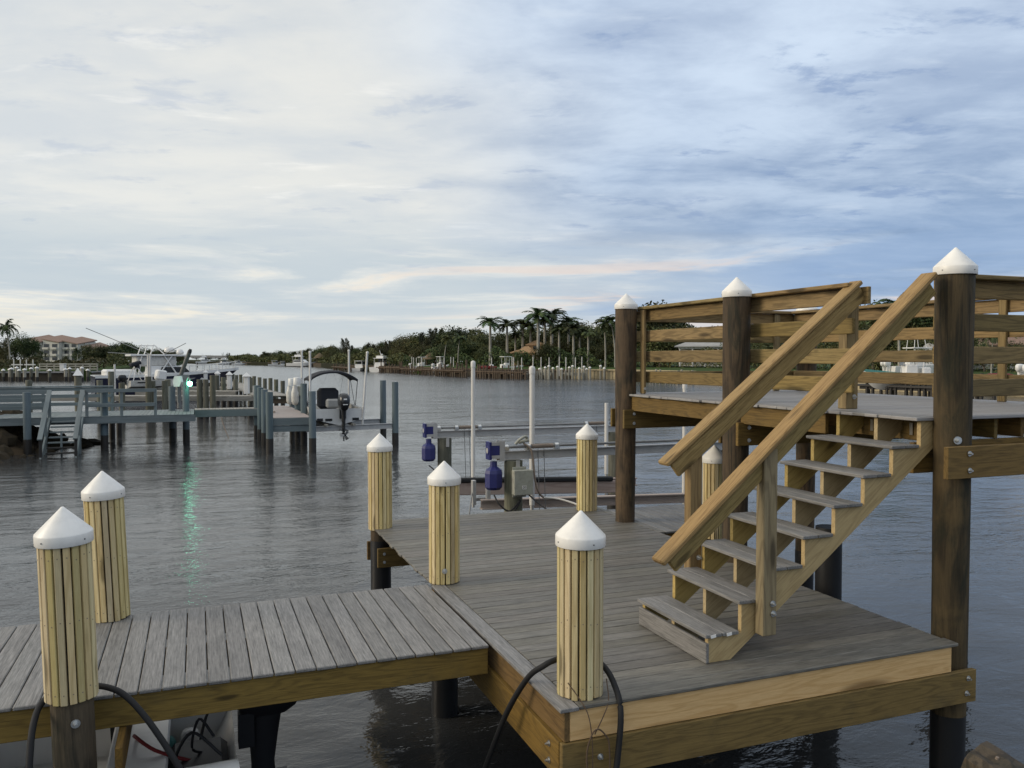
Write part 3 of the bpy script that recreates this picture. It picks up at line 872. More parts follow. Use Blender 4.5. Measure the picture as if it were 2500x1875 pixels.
def ibeam(name, parent, p0, p1, h, w, mat, tw=.012):
    p0, p1 = Vector(p0), Vector(p1); d = (p1 - p0).normalized(); s_ = Vector((-d.y, d.x, 0)).normalized()
    mb = MB(); L = (p1 - p0).length; rz = math.atan2(d.y, d.x); ry = -math.asin(d.z); c = (p0 + p1) / 2
    mb.box(c, (L, tw, h), rz, ry)
    mb.box(c + Vector((0, 0, h / 2 - tw / 2 - .001)), (L - .002, w, tw), rz, ry); mb.box(c - Vector((0, 0, h / 2 - tw / 2 - .001)), (L - .002, w, tw), rz, ry)
    return mb.build(name, M[mat], parent)
for (yy, tag_) in ((LYA, 'near'), (LYB, 'far')):
    z0 = LTOP + .085
    ibeam('top_beam', lift, (LXA - .22, yy, z0), (LXB + .25, yy, z0), .135, .11, 'aluminium')
    pz = LTOP + .205
    MB().cyl((LXA - .20, yy, pz), (LXB + .2, yy, pz), .021, .021, 12).build('drive_pipe', M['pipe_grey'], lift)
    for (xa, xb) in ((LXA + .30, LXA + .66), (LXB - .6, LXB - .24)):
        MB().cyl((xa, yy, pz), (xb, yy, pz), .034, .034, 14).build('cable_drum', M['rusty'], lift)
    for xa in (LXA - .12, LXA + .24, LXA + .72, LXB - .66, LXB - .18):
        mb = MB(); mb.box((xa, yy, pz - .022), (.075, .095, .05)); mb.cyl((xa - .03, yy, pz), (xa + .03, yy, pz), .042, .042, 14)
        mb.build('bearing_block', M['steel'], lift)
    # gear frame and motor
    gx = LXA - .30
    g = MB(); g.box((gx + .095, yy - .07, LTOP + .155), (.085, .016, .31)); g.box((gx + .095, yy + .07, LTOP + .155), (.085, .016, .31))
    g.box((gx - .01, yy - .07, LTOP + .27), (.14, .014, .05)); g.box((gx - .01, yy - .07, LTOP + .07), (.14, .014, .05))
    g.build('gear_frame', M['aluminium'], lift)
    gb = MB(); gb.box((gx - .01, yy - .01, LTOP + .165), (.13, .13, .17)); gb.box((gx - .10, yy, LTOP + .165), (.035, .18, .27)); gb.cyl((gx - .118, yy, LTOP + .165), (gx - .126, yy, LTOP + .165), .07, .065, 20)
    gb.build('gear_box', M['motor_blue'], lift)
    lg = MB().cyl((gx - .1262, yy, LTOP + .165), (gx - .1275, yy, LTOP + .165), .045, .045, 20).build('round_badge', M['aluminium'], lift)
    mo = MB(); mz = LTOP
    pr = [(.0005, -.43), (.10, -.43), (.138, -.39), (.140, -.18), (.128, -.13), (.058, -.08), (.055, .0), (.0005, .01)]
    mo.lathe(pr, (gx - .02, yy, mz), 8, False)
    mo.build('motor_cover', M['motor_blue'], lift)
    MB().box((LXA + .02, yy - .145, LTOP - .07), (.06, .012, .17)).build('beam_strap', M['aluminium'], lift)
    for (xa) in (LXA + .40, LXA + .50, LXB - .42):
        MB().tube([(xa, yy - .02, pz - .03), (xa + .03, yy - .02, -.30)], .006, 6).build('lift_cable', M['pipe_grey'], lift)
# cradle hanging low
ibeam('cradle_beam', lift, (4.30, 12.65, -.27), (8.35, 12.65, -.40), .16, .13, 'bunk', .02)
ibeam('cradle_beam', lift, (4.35, 14.75, -.27), (8.35, 14.75, -.40), .16, .13, 'bunk', .02)
b_ = board('bunk_board', M['bunk'], lift, (3.9, 14.30, -.24), (7.75, 14.05, -.37), .235, .06, up=(0, 1, 0), ch=.01)
board('bunk_pad', M['rubber'], lift, (3.9, 14.30, -.085), (7.45, 14.07, -.205), .14, .085, ch=.02)
mb = MB()
for (dx) in (-.02, .23):
    mb.box((4.22 + dx, 12.72, -.08), (.055, .10, .40)); 
mb.box((4.33, 12.80, -.21), (.30, .012, .05))
mb.build('cradle_bracket', M['aluminium'], lift)
MB().cyl((3.95, 12.3, -.60), (4.18, 12.72, -.06), .012, .012, 8).build('brace_rod', M['pipe_grey'], lift)
def guide(px, d, zt, zb, r=.038, label='', lean=0.0, cut=False):
    t = at(px, d); tt = thing('guide_pole', label, 'guide pole', tuple(t), 'white guide poles of the near boat lift')
    mb = MB(); top = Vector((t.x - lean, t.y, zt))
    mb.cyl((t.x, t.y, zb), top, r, r, 16)
    mb.build('pipe', M['pvc'], tt)
    if not cut:
        c = MB(); c.lathe([(r * 1.16, -.10), (r * 1.18, -.02), (r * 1.0, .012), (.0005, .03)], top, 16); c.build('end_cap', M['pvc'], tt)
    MB().cyl((t.x, t.y, zb - .55), (t.x, t.y, zb), r * .72, r * .72, 12).build('foot_pipe', M['aluminium'], tt)
guide(1155, 15.3, 2.04, -.12, label='white plastic guide pole at the far left of the near boat lift')
guide(1299, 13.3, 1.96, -.27, r=.042, label='white plastic guide pole rising behind the grey control box')
guide(1481, 16.4, 1.22, -.20, label='white plastic guide pole with slanted open top left of the tall piling', cut=True)
guide(1672, 15.0, 1.66, -.45, label='white plastic guide pole seen below the raised deck')
# control box with number
cb = thing('control_box', 'grey electrical control box numbered 20 on the lift piling', 'electrical box', (LXA, LYA - .2, 0))
mb = MB(); me_ = cbox_mesh(.30, .10, .37, .012).copy(); o = mkobj('box', me_, M['box_grey'], cb, Matrix.Translation((LXA + .06, LYA - .205, .235)))
o2 = mkobj('lid', cbox_mesh(.305, .03, .375, .01).copy(), M['box_grey'], cb, Matrix.Translation((LXA + .06, LYA - .268, .235)))
o3 = mkobj('back_plate', cbox_mesh(.22, .03, .46, .005).copy(), M['box_grey'], cb, Matrix.Translation((LXA + .04, LYA - .145, .23)))
mkobj('number_label', cbox_mesh(.066, .003, .055, .001).copy(), M['cap_white'], cb, Matrix.Translation((LXA + .07, LYA - .2855, .165)))
def text(body, size, loc, rot, mat, parent, name='lettering', ext=.001):
    cu = bpy.data.curves.new(name, 'FONT'); cu.body = body; cu.size = size; cu.align_x = 'CENTER'; cu.align_y = 'CENTER'; cu.extrude = ext
    tmp = bpy.data.objects.new(name, cu); COL.objects.link(tmp)
    me = bpy.data.meshes.new_from_object(tmp.evaluated_get(bpy.context.evaluated_depsgraph_get()))
    bpy.data.objects.remove(tmp); me.materials.clear()
    o = mkobj(name, me, mat); o.location = loc; o.rotation_euler = rot
    o.parent = parent; o.matrix_parent_inverse = wm(parent).inverted()
    return o
text('20', .055, (LXA + .07, LYA - .2885, .165), (R(90), 0, 0), M['black'], cb, 'number')
def cable(label, pts, r, mat, cat='cable'):
    return rope('power_cable', label, pts, r, mat, cat, group='cables around the lift control box')
cable('grey cable running down from the lift beam past the control box', [(LXA + .16, LYA - .02, LTOP + .26), (LXA + .26, LYA - .1, LTOP + .14), (LXA + .28, LYA - .2, .25), (LXA + .33, LYA - .24, .06), (LXA + .42, LYA - .2, -.02)], .016, 'rusty')
cable('pale cable curving from control box down to the platform edge', [(LXA + .42, LYA - .2, -.02), (LXA + .62, LYA - .4, -.03), (LXA + .85, LYA - .7, -.12), (LXA + .92, LYA - .95, -.27)], .014, 'pvc')
cable('dark cable hanging under the control box to the right', [(LXA + .16, LYA - .2, .05), (LXA + .3, LYA - .35, -.1), (LXA + .5, LYA - .7, -.28)], .012, 'black')
cable('dark cable from the near blue motor to the piling foot', [(LXA - .32, LYA - .02, .03), (LXA - .27, LYA - .12, -.10), (LXA - .12, LYA - .17, -.20), (LXA + .05, LYA - .17, -.05), (LXA - .16, LYA - .2, -.38), (LXA - .16, LYA - .2, -.6)], .012, 'black')
cable('dark cable from the far blue motor to its piling', [(LXA - .32, LYB - .02, .03), (LXA - .2, LYB - .12, -.12), (LXA - .1, LYB - .16, -.5)], .012, 'black')
t = rope('wire_bundle', 'bundle of frayed pale wire lying on the near lift beam', [(LXA + .02, LYA - .03, LTOP + .25), (LXA + .1, LYA - .05, LTOP + .33), (LXA + .2, LYA - .02, LTOP + .36), (LXA + .22, LYA + .03, LTOP + .30), (LXA + .1, LYA, LTOP + .27), (LXA + .24, LYA - .05, LTOP + .31)], .022, 'box_grey', 'wire')

# ================================================================== boats
def hull(L, B, H, name, parent, m_side, m_bot, m_deck, stern=.88, sheer=.22, dead=.22, rake=.16, chine_h=.34, n=22, deck_drop=0.0, bow_pow=2.0, flare=.12):
    """x forward from the transom, z = 0 keel; returns sheer function"""
    kee, chi, mid, she = [], [], [], []
    def half(t):
        b = B / 2 * (stern + (1 - stern) * min(1, t / .45))
        if t > .45: b *= max(0.0, 1 - ((t - .45) / .55) ** bow_pow)
        return b
    def sz(t): return H * (1 + sheer * t * t)
    S = []
    for i in range(n + 1):
        t = i / n
        hb = half(t); zt = sz(t)
        tt = max(0, (t - .62) / .38)
        kz = H * .86 * tt ** 2.6
        cz = kz + (H * chine_h + H * .25 * tt - kz * .5) * (1 if tt < 1 else 0) ; cz = min(cz, zt * .97)
        cb_ = hb * (.90 - .35 * tt)
        x0 = L * t; rk = rake * L * tt ** 1.5
        S.append(((x0 - rk * .9, 0, kz), (x0 - rk * .6, cb_, cz), (x0 - rk * .25, hb * (.97 - flare * tt) , cz + (zt - cz) * .55), (x0, hb, zt)))
    def row(k, sgn): return [(s[k][0], s[k][1] * sgn, s[k][2]) for s in S]
    mb = MB()
    for sg in (1, -1):
        a, b = row(1, sg), row(2, sg); c = row(3, sg)
        mb.grid([a, b, c] if sg > 0 else [c, b, a], True)
    tr = [(0, S[0][1][1], S[0][1][2]), (0, S[0][3][1], S[0][3][2]), (0, -S[0][3][1], S[0][3][2]), (0, -S[0][1][1], S[0][1][2]), (0, 0, 0)]
    mb.add(tr, [(4, 3, 2, 1, 0)])
    mb.build('hull', m_side, parent, fix=False)
    mb = MB()
    for sg in (1, -1):
        a, b = row(0, sg), row(1, sg)
        mb.grid([a, b] if sg > 0 else [b, a], True)
    mb.build('hull_bottom', m_bot, parent)
    mb = MB()
    dk = [[(p[0], p[1] * q, p[2] - (deck_drop if 0 < i < n else 0)) for q in (1, .5, 0, -.5, -1)] for i, p in enumerate([s[3] for s in S])]
    if deck_drop:
        inn = .86
        rows = []
        for i, s in enumerate(S):
            x, y, z = s[3]; d_ = deck_drop * (1 if .0 < i / n < .97 else 0)
            rows.append([(x, y, z), (x, y * inn, z + .001), (x, y * inn, z - d_), (x, -y * inn, z - d_), (x, -y * inn, z + .001), (x, -y, z)])
        mb.grid(rows, False)
    else:
        mb.grid(dk, False)
    mb.build('deck', m_deck, parent)
    return half, sz
def outboard(parent, x, y, z, s=1.0, mat='gloss_black', tilt=0.0, band=True):
    """clamps on at (x, y, z) behind the transom; x aft is negative"""
    o = []
    m = Matrix.Translation((x, y, z)) @ Matrix.Rotation(tilt, 4, 'Y') @ Matrix.Scale(s, 4)
    mb = MB(); rows = []
    prof = [(-.02, .20, .10), (.05, .30, .14), (.18, .36, .185), (.34, .37, .195), (.48, .33, .18), (.56, .22, .13), (.58, .05, .04)]
    for (zz, lx, ly) in prof:
        rows.append([m @ Vector((-.32 + math.copysign(abs(math.cos(a)) ** .6, math.cos(a)) * lx, math.copysign(abs(math.sin(a)) ** .6, math.sin(a)) * ly, zz)) for a in [k * math.pi / 8 for k in range(16)]])
    mb.grid(rows, True, True); mb.add(rows[-1], [tuple(range(16))]); mb.add(rows[0], [tuple(range(15, -1, -1))])
    c = mb.build('engine_cowling', M[mat], parent)
    mb = MB(); rows = []
    for (zz, lx, ly, ox) in ((0, .17, .095, -.30), (-.25, .15, .08, -.28), (-.55, .12, .055, -.27), (-.80, .13, .05, -.28)):
        rows.append([m @ Vector((ox + math.cos(a) * lx, math.sin(a) * ly, zz)) for a in [k * math.pi / 6 for k in range(12)]])
    mb.grid(rows[::-1], True, True)
    a_, b__ = m @ Vector((-.55, 0, -.88)), m @ Vector((-.02, 0, -.88))
    mb.tube([a_, m @ Vector((-.3, 0, -.88)), b__], lambda t: .075 * s * (1 - .75 * abs(t - .45)), 10)
    mb.box(m @ Vector((-.28, 0, -.72)), (.5 * s, .26 * s, .02 * s)); mb.hexa([m @ Vector(v) for v in ((-.38, -.012, -1.1), (-.22, -.012, -1.12), (-.22, .012, -1.12), (-.38, .012, -1.1), (-.38, -.012, -.9), (-.12, -.012, -.9), (-.12, .012, -.9), (-.38, .012, -.9))])
    mb.box(m @ Vector((-.10, 0, -.15)), (.16 * s, .22 * s, .36 * s))
    mb.build('engine_leg', M[mat if mat != 'gelcoat' else 'gelcoat'], parent)
    mb = MB()
    for k in range(3):
        a = k * 2.094
        mb.hexa([m @ Vector(v) for v in [(-.60 + dx, math.cos(a) * rr - math.sin(a) * w, -.88 + math.sin(a) * rr + math.cos(a) * w) for (dx, rr, w) in ((-.01, .03, -.03), (.02, .03, .03), (.05, .17, .07), (-.03, .17, -.05), (.0, .03, -.03), (.03, .03, .03), (.06, .17, .07), (-.02, .17, -.05))]])
    mb.build('propeller', M['pipe_grey'], parent)
    if band:
        mb = MB(); mb.box(m @ Vector((-.697, 0, .20)), (.006, .17 * s, .028 * s)); mb.box(m @ Vector((-.692, .0, .385)), (.006, .11 * s, .05 * s))
        mb.build('engine_decal', M['cap_white'], c)

# ---------------------------------------------------------------- skiff on the blue dock's lift
sk = thing('skiff', 'white skiff with black bimini and black outboard raised on the blue dock lift', 'boat', (0, 0, 0))
hull(5.4, 1.98, .62, 'hull', sk, M['gelcoat'], M['gelcoat_dirty'], M['canvas_grey'], stern=.93, deck_drop=.16)
outboard(sk, -.02, -.12, .60, 1.05)
mkobj('console_cover', None or cbox_mesh(.62, .80, .82, .12).copy(), M['canvas_dark'], sk, Matrix.Translation((2.0, .12, .92)))
mkobj('seat', cbox_mesh(.34, .62, .34, .06).copy(), M['canvas_grey'], sk, Matrix.Translation((.75, .05, .78)))
mb = MB(); rows = []
for j in range(9):
    x = 1.15 + j * .22; sag = .05 * math.sin(j / 8 * math.pi)
    outer = []
    for k in range(15):
        q = -1 + 2 * k / 14
        outer.append((x, q * .93, 1.98 - .30 * abs(q) ** 2.4 + sag))
    rows.append(outer)
lower = [[(p[0], p[1] * .985, p[2] - (.06 if abs(p[1]) < .8 else .10)) for p in rr] for rr in rows]
mb.grid(rows, True); mb.grid([q[::-1] for q in lower], True)
mb.add(rows[0] + lower[0], [(k, k + 1, 15 + k + 1, 15 + k) for k in range(14)])
mb.add(rows[-1] + lower[-1], [(k + 1, k, 15 + k, 15 + k + 1) for k in range(14)])
for kk in (0, 14):
    e = [rr[kk] for rr in rows] + [rr[kk] for rr in lower]
    mb.add(e, [(k, k + 1, 9 + k + 1, 9 + k) for k in range(8)])
mb.build('bimini_top', M['canvas_dark'], sk, fix=True)
for sg in (1, -1):
    MB().tube([(1.2, .92 * sg, 1.66), (1.75, .93 * sg, .65)], .013, 6).build('bimini_frame', M['black'], sk)
    MB().tube([(2.85, .92 * sg, 1.66), (1.9, .93 * sg, .65)], .013, 6).build('bimini_frame', M['black'], sk)
    MB().tube([(2.0, .5 * sg, 1.90), (2.05, .30 * sg, 1.45), (2.0, .12 * sg, 1.9)], .004, 4).build('bimini_strap', M['black'], sk)
    MB().tube([(2.6, .62 * sg, 1.9), (3.9, .62 * sg, .75)], .006, 4).build('bimini_strap', M['black'], sk)
mb = MB()
for (x0, w, h_, y_) in ((-.012, .22, .10, .70), (-.012, .26, .09, .38), (-.012, .24, .10, -.62)):
    mb.box((x0, y_, .12 + h_), (.01, w, h_))
mb.build('trim_tab', M['black'], sk)
SKX, SKY = 4.95, 31.0
sk.rotation_euler = (0, 0, R(90)); sk.location = (SKX, SKY, -.38)
sl = thing('boat_lift', 'aluminium boat lift under the white skiff beside the blue dock', 'boat lift', (5.4, 32, 0))
ibeam('cradle_beam', sl, (3.75, 30.95, -.50), (7.1, 30.95, -.45), .20, .14, 'aluminium', .02)
ibeam('cradle_beam', sl, (3.75, 33.45, -.50), (7.1, 33.45, -.45), .20, .14, 'aluminium', .02)
for xx in (4.45, 5.45):
    board('bunk_board', M['grey_timber'], sl, (xx, 30.6, -.36), (xx, 34.6, -.36), .10, .08)
for (px, d, zt, ln) in ((737, 34.2, 2.45, 0), (757, 31.2, 2.38, 0), (852, 34.6, 2.47, 0), (884, 31.0, 2.36, -.2)):
    a = at(px, d); 
    o = MB(); o.cyl((a.x, a.y, -.45), (a.x + (-ln), a.y, zt), .042, .042, 12); o.lathe([(.05, -.06), (.05, 0), (.0005, .03)], (a.x - ln, a.y, zt), 12)
    o.build('guide_pole', M['pvc'], sl)

# ---------------------------------------------------------------- blue painted dock
bd = thing('blue_dock', 'blue-grey painted pier with railings and finger dock across the slip', 'dock', (-.5, 34, 0))
def bpile(px, d, zt, r=.118, label='', wet=-.72, seed=1):
    a = at(px, d)
    return stub('dock_piling', a.x, a.y, WATER - .6, zt, r, 'blue_pile', label, 'blue painted dock pilings', seed=seed, wet=wet)
for i, (px, d, zt, lab) in enumerate((
        (657, 29.1, .93, 'blue-grey piling at the near left corner of the finger dock'),
        (645, 31.4, .93, 'blue-grey piling second from the near left corner of the finger dock'),
        (635, 33.0, .95, 'blue-grey piling third in the left row of the finger dock'),
        (626, 35.0, .97, 'blue-grey piling at the far end of the finger dock left row'),
        (762, 29.3, .95, 'blue-grey piling at the near right corner of the finger dock'),
        (741, 32.0, 1.14, 'tall blue-grey piling beside the skiff second from the near right corner'),
        (726, 34.2, .80, 'blue-grey piling under the nearer white lift motor'),
        (713, 36.0, .72, 'blue-grey piling under the farther white lift motor'),
        (964.5, 31.4, 1.22, 'blue-grey piling standing rightmost beyond the skiff'),
        (935, 33.7, 1.22, 'blue-grey piling left of the rightmost one beyond the skiff'),
        (64, 28.8, .93, 'blue-grey piling at the left end of the pier railing'),
        (253, 30.4, .93, 'blue-grey piling on the pier front right of the water stairs'),
        (419, 33.4, .98, 'blue-grey piling where the wide pier ends'),
        (453, 32.9, 1.18, 'blue-green piling carrying the lit lamp'))):
    bpile(px, d, zt, label=lab, seed=60 + i, r=.125 if i < 10 else .128)
for (px, d, lab_) in ((272, 34.0, 'dark wet piling under the blue pier, left of a close pair'), (289, 35.2, 'dark wet piling under the blue pier, right of a close pair'), (423, 36.0, 'dark wet piling under the right end of the blue pier')):
    a = at(px, d); stub('dock_piling', a.x, a.y, WATER - .6, -.15, .115, 'wet_pile', lab_, 'dark pilings under the blue pier', seed=int(px))
# wide pier
PYA, PYB = 33.45, 36.9
for i in range(94):
    xc = -13.1 + i * .139
    board('deck_board', M['blue_paint'], bd, (xc, PYA + rg.uniform(-.01, .01), -.0125), (xc, PYB, -.0125), .131, .025)
board('fascia', M['blue_paint'], bd, (-13.2, PYA + .03, -.15), (-.05, PYA + .03, -.15), .24, .045, up=(0, 1, 0))
board('fascia', M['blue_paint'], bd, (-13.2, PYB - .03, -.15), (-.05, PYB - .03, -.15), .24, .045, up=(0, 1, 0))
# narrow catwalk to the finger
for i in range(20):
    xc = -.02 + i * .139
    board('catwalk_board', M['grey_timber'], bd, (xc, 36.4, -.0125), (xc, 37.4, -.0125), .131, .025)
board('fascia', M['blue_paint'], bd, (-.1, 36.38, -.17), (2.75, 36.38, -.17), .28, .045, up=(0, 1, 0))
# finger dock, boards run across
i = 0
while 30.45 + i * .139 < 38.2:
    yc = 30.45 + i * .139
    board('finger_board', M['pink_deck'], bd, (2.52, yc, -.0125), (3.86, yc, -.0125), .132, .025); i += 1
board('fascia', M['blue_paint'], bd, (2.50, 30.36, -.15), (3.88, 30.36, -.15), .25, .045, up=(0, 1, 0))
board('fascia', M['blue_paint'], bd, (2.52, 30.42, -.40), (3.88, 30.42, -.40), .22, .06, up=(0, 1, 0))
for xx in (2.50, 3.88):
    board('fascia', M['blue_paint'], bd, (xx, 30.4, -.15), (xx, 38.2, -.15), .25, .045, up=(1, 0, 0))
def brail(x0, x1, y, zs, step=2.6, cap=True, posts=True):
    for z in zs: board('rail', M['blue_paint'], bd, (x0, y, z), (x1, y, z + rg.uniform(-.01, .01)), .13, .045, up=(0, 1, 0))
    if cap: board('rail_cap', M['blue_paint'], bd, (x0 - .05, y, 1.00), (x1 + .05, y, 1.00), .18, .05)
    if posts:
        n = max(1, int(round((x1 - x0) / step)))
        for k in range(n + 1):
            board('rail_post', M['blue_paint'], bd, (x0 + (x1 - x0) * k / n, y + .07, -.25), (x0 + (x1 - x0) * k / n, y + .07, .98), .10, .10, up=(0, 1, 0))
brail(-13, -3.2, PYB - .1, (.30, .62, .90))
brail(-13, -4.95, PYA + .05, (.34, .64, .90), cap=False)
brail(-3.75, -1.45, PYA + .05, (.40, .93), cap=False, step=1.15)
# steps down to the water
ws = thing('water_stairs', 'blue-grey steps with two handrails leading down into the water', 'stairs', (-4.4, 32.4, 0))
for k in range(9):
    z = -.16 - k * .165; y = PYA - .10 - k * .225
    board('step', M['blue_paint'] if k < 5 else M['wet_pile'], ws, (-4.85, y, z), (-3.95, y, z), .22, .045)
for xx in (-4.93, -3.87):
    board('handrail', M['blue_paint'], ws, (xx, PYA + .05, .96), (xx, 31.35, -.62), .15, .06, up=(0, .6, .8))
    board('stringer', M['blue_paint'], ws, (xx, PYA, -.10), (xx, 31.3, -1.45), .06, .22, up=(0, .6, .8))
    for yy, z in ((32.5, .05), (31.5, -.7)):
        board('post', M['blue_paint'] if yy > 32 else M['wet_pile'], ws, (xx, yy, z - 1.3), (xx, yy, z + .15), .09, .09, up=(0, 1, 0))
board('post', M['blue_paint'], ws, (-4.4, 32.2, -1.9), (-4.4, 32.2, -.4), .06, .06, up=(0, 1, 0))
# lamp, white fixture, davit
a = at(463, 32.6)
lp = thing('dock_lamp', 'lit greenish white lamp on the blue-green dock piling', 'lamp', (a.x, a.y, 1.0))
mb = MB(); mb.lathe([(.0005, -.10), (.05, -.09), (.085, -.04), (.095, .02), (.075, .07), (.0005, .085)], (a.x, a.y, 1.12), 16)
mb.build('bulb', M['lamp_green'], lp)
MB().tube(spline([at(455, 32.75, .95), at(456, 32.7, 1.25), at(460, 32.65, 1.36), (a.x, a.y, 1.25)], 6), .02, 8).build('bracket', M['pipe_grey'], lp)
a = at(434, 33.0)
fx = thing('junction_box', 'white six sided box on the pier end beside the lit lamp', 'box', (a.x, a.y, 1.0))
mb = MB(); hx = [(-.12, -.20), (.10, -.20), (.17, -.02), (.12, .22), (-.09, .22), (-.16, .0)]
v = [at(434, 33.0, 1.19 + z) + RGT * x - FWD * .12 for (x, z) in hx] + [at(434, 33.0, 1.19 + z) + RGT * x + FWD * .12 for (x, z) in hx]
mb.add(v, [tuple(range(6)), tuple(range(11, 5, -1))] + [(k, 6 + k, 6 + (k + 1) % 6, (k + 1) % 6) for k in range(6)])
mb.build('housing', M['cap_white'], fx, fix=True)
a0, a1 = at(434, 33.05, .35), at(434, 33.05, 1.0)
MB().cyl(a0, a1, .04, .04, 8).build('stand', M['pipe_grey'], fx)
dv = thing('davit_arm', 'grey leaning davit arm rising behind the white box', 'davit', tuple(at(440, 35)))
MB().tube([at(437, 35, .0), at(437, 35, 1.2), at(452, 34.6, 1.9), at(464, 34.2, 2.42)], .085, 8).build('arm', M['pipe_grey'], dv)
MB().cyl(at(463, 34.2, 2.36), at(466, 34.2, 2.50), .09, .06, 8).build('tip', M['black'], dv)
MB().box(at(447, 35, 1.25), (.5, .4, .35)).build('winch', M['pipe_grey'], dv)
# lift motors on the finger pilings
for (px, d, zb, lab) in ((726, 34.2, .80, 'white capped lift motor on the nearer finger dock piling'), (713, 36.0, .72, 'white capped lift motor on the farther finger dock piling')):
    a = at(px, d); t = thing('lift_motor', lab, 'motor', (a.x, a.y, zb), 'white lift motors on the finger dock')
    MB().lathe([(.17, .22), (.175, .25), (.17, .50), (.16, .52), (.0005, .53)], (a.x, a.y, zb), 16).build('cap', M['gelcoat'], t)
    mb = MB(); mb.lathe([(.0005, -.62), (.10, -.58), (.15, -.45), (.16, -.1), (.12, .02), (.09, .20)], (a.x - .12, a.y - .18, zb), 12); mb.build('body', M['gelcoat_dirty'], t)
    mkobj('gear_box', cbox_mesh(.22, .22, .42, .04).copy(), M['box_grey'], t, Matrix.Translation((a.x + .10, a.y - .14, zb - .02)))
rope('hose_coil', 'coiled hose lying on the finger dock', [Vector((2.68 + .16 * math.cos(k * .6), 33.3 + .3 * math.sin(k * .6), .03 + .012 * (k % 11 > 5))) for k in range(24)], .02, 'rusty', 'hose', 4)
rope('dock_line', 'thin line hanging from the catwalk into the water', [at(536, 36.2, -.15), at(541, 36.0, -.6), at(549, 35.6, -1.0), at(558, 34.5, -1.26)], .018, 'rusty', 'rope', 5)

# ================================================================== dinghy under the left walkway
dg = thing('dinghy', 'white inflatable rimmed dinghy moored under the left walkway', 'boat', (0, 0, 0))
hull(3.5, 1.5, .52, 'hull', dg, M['gelcoat_dirty'], M['gelcoat_dirty'], M['gelcoat'], stern=.92, deck_drop=.30, chine_h=.3)
tb = [(.0, .72, .55), (.6, .76, .56), (1.4, .78, .58), (2.2, .68, .60), (2.9, .42, .64), (3.3, .0, .68)]
mb = MB(); mb.tube(spline(tb + [(x, -y, z) for (x, y, z) in tb[-2::-1]], 6), .10, 10); mb.build('tube', M['gelcoat'], dg)
mkobj('bench', cbox_mesh(.40, 1.25, .06, .02).copy(), M['gelcoat'], dg, Matrix.Translation((.66, 0, .54)))
mkobj('bench_box', cbox_mesh(.36, 1.1, .30, .02).copy(), M['gelcoat'], dg, Matrix.Translation((.66, 0, .36)))
mkobj('bench', cbox_mesh(.40, 1.2, .06, .02).copy(), M['gelcoat_dirty'], dg, Matrix.Translation((2.25, 0, .54)))
mkobj('fuel_tank', cbox_mesh(.42, .52, .28, .05).copy(), M['black'], dg, Matrix.Translation((.26, .22, .38)))
MB().tube(spline([(.5, -.2, .3), (.7, .0, .62), (.55, .25, .6), (.3, .3, .5), (.2, .0, .35), (.4, -.3, .3)], 6), .014, 6).build('fuel_hose', M['red'], dg)
MB().tube(spline([(.1, .5, .6), (.3, .4, .75), (.42, .3, .5), (.3, .1, .35), (.2, -.2, .6), (.1, -.5, .62)], 6), .012, 6).build('line', M['black'], dg)
MB().tube(spline([(.15, .4, .7), (.25, .35, .82), (.3, .3, .6), (.22, .2, .5)], 6), .010, 6).build('line', M['black'], dg)
MB().lathe([(.0005, 0), (.075, .01), (.07, .17), (.055, .2), (.0005, .21)], (.32, -.38, .24), 14).build('bailer', M['gelcoat'], dg)
MB().lathe([(.0005, 0), (.05, .01), (.055, .05), (.03, .09), (.0005, .10)], (.48, -.52, .26), 12).build('cup', M['teal'], dg)
outboard(dg, -.02, -.12, .62, .74, 'black', band=False)
dg.rotation_euler = (0, 0, R(180)); dg.location = (.24, 6.62, WATER - .06)

# ================================================================== marina docks beyond the blue pier
def mdock(d, px0, px1, label, wdt=1.3, pale=True, side_px=None):
    t = thing('marina_dock', label, 'dock', tuple(at((px0 + px1) / 2, d)), 'weathered grey marina docks')
    a, b = at(px0, d), at(px1, d)
    n = int((b - a).length / .30)
    for i in range(n):
        c = a.lerp(b, (i + .5) / n)
        board('deck_board', M['grey_timber'], t, c + FWD * 0 + Vector((0, 0, -.02)), c + FWD * wdt + Vector((0, 0, -.02)), .285, .04)
    board('fascia', M['grey_timber'], t, a + Vector((0, 0, -.16)) - FWD * .02, b + Vector((0, 0, -.16)) - FWD * .02, .24, .06, up=tuple(FWD))
    return t
mdock(46.5, 20, 672, 'grey marina dock nearest behind the blue pier')
mdock(53.5, 330, 575, 'grey marina finger second behind the blue pier')
mdock(61.0, 350, 560, 'grey marina finger third behind the blue pier')
# long pier running away, wedge of pale boards
lp2 = thing('marina_dock', 'long pale marina pier running away beside the row of pilings', 'dock', tuple(at(660, 50)), 'weathered grey marina docks')
a0, a1, b0, b1 = at(620, 46.3), at(706, 46.3), at(520, 92), at(534, 92)
n = 60
for i in range(n):
    t0 = i / n; c0 = a0.lerp(b0, t0); c1 = a1.lerp(b1, t0); w_ = (b0 - a0).length / n * .93
    if i < 30: board('deck_board', M['grey_timber'], lp2, c0 + Vector((0, 0, .035)), c1 + Vector((0, 0, .035)), w_, .04)
o = board('far_deck', M['grey_timber'], lp2, (a0.lerp(b0, .76) + a1.lerp(b1, .76)) / 2 - (b0 - a0) * .25 + Vector((0, 0, .035)), (b0 + b1) / 2 + Vector((0, 0, .035)), 1.6, .04)
board('fascia', M['far_wood'], lp2, a0.lerp(a1, .03) + Vector((0, 0, -.28)), a1 + Vector((0, 0, -.28)), .26, .06, up=tuple(FWD))
board('fascia', M['grey_timber'], lp2, a1 + Vector((0, 0, -.10)), b1 + Vector((0, 0, -.10)), .22, .06, up=tuple(RGT))
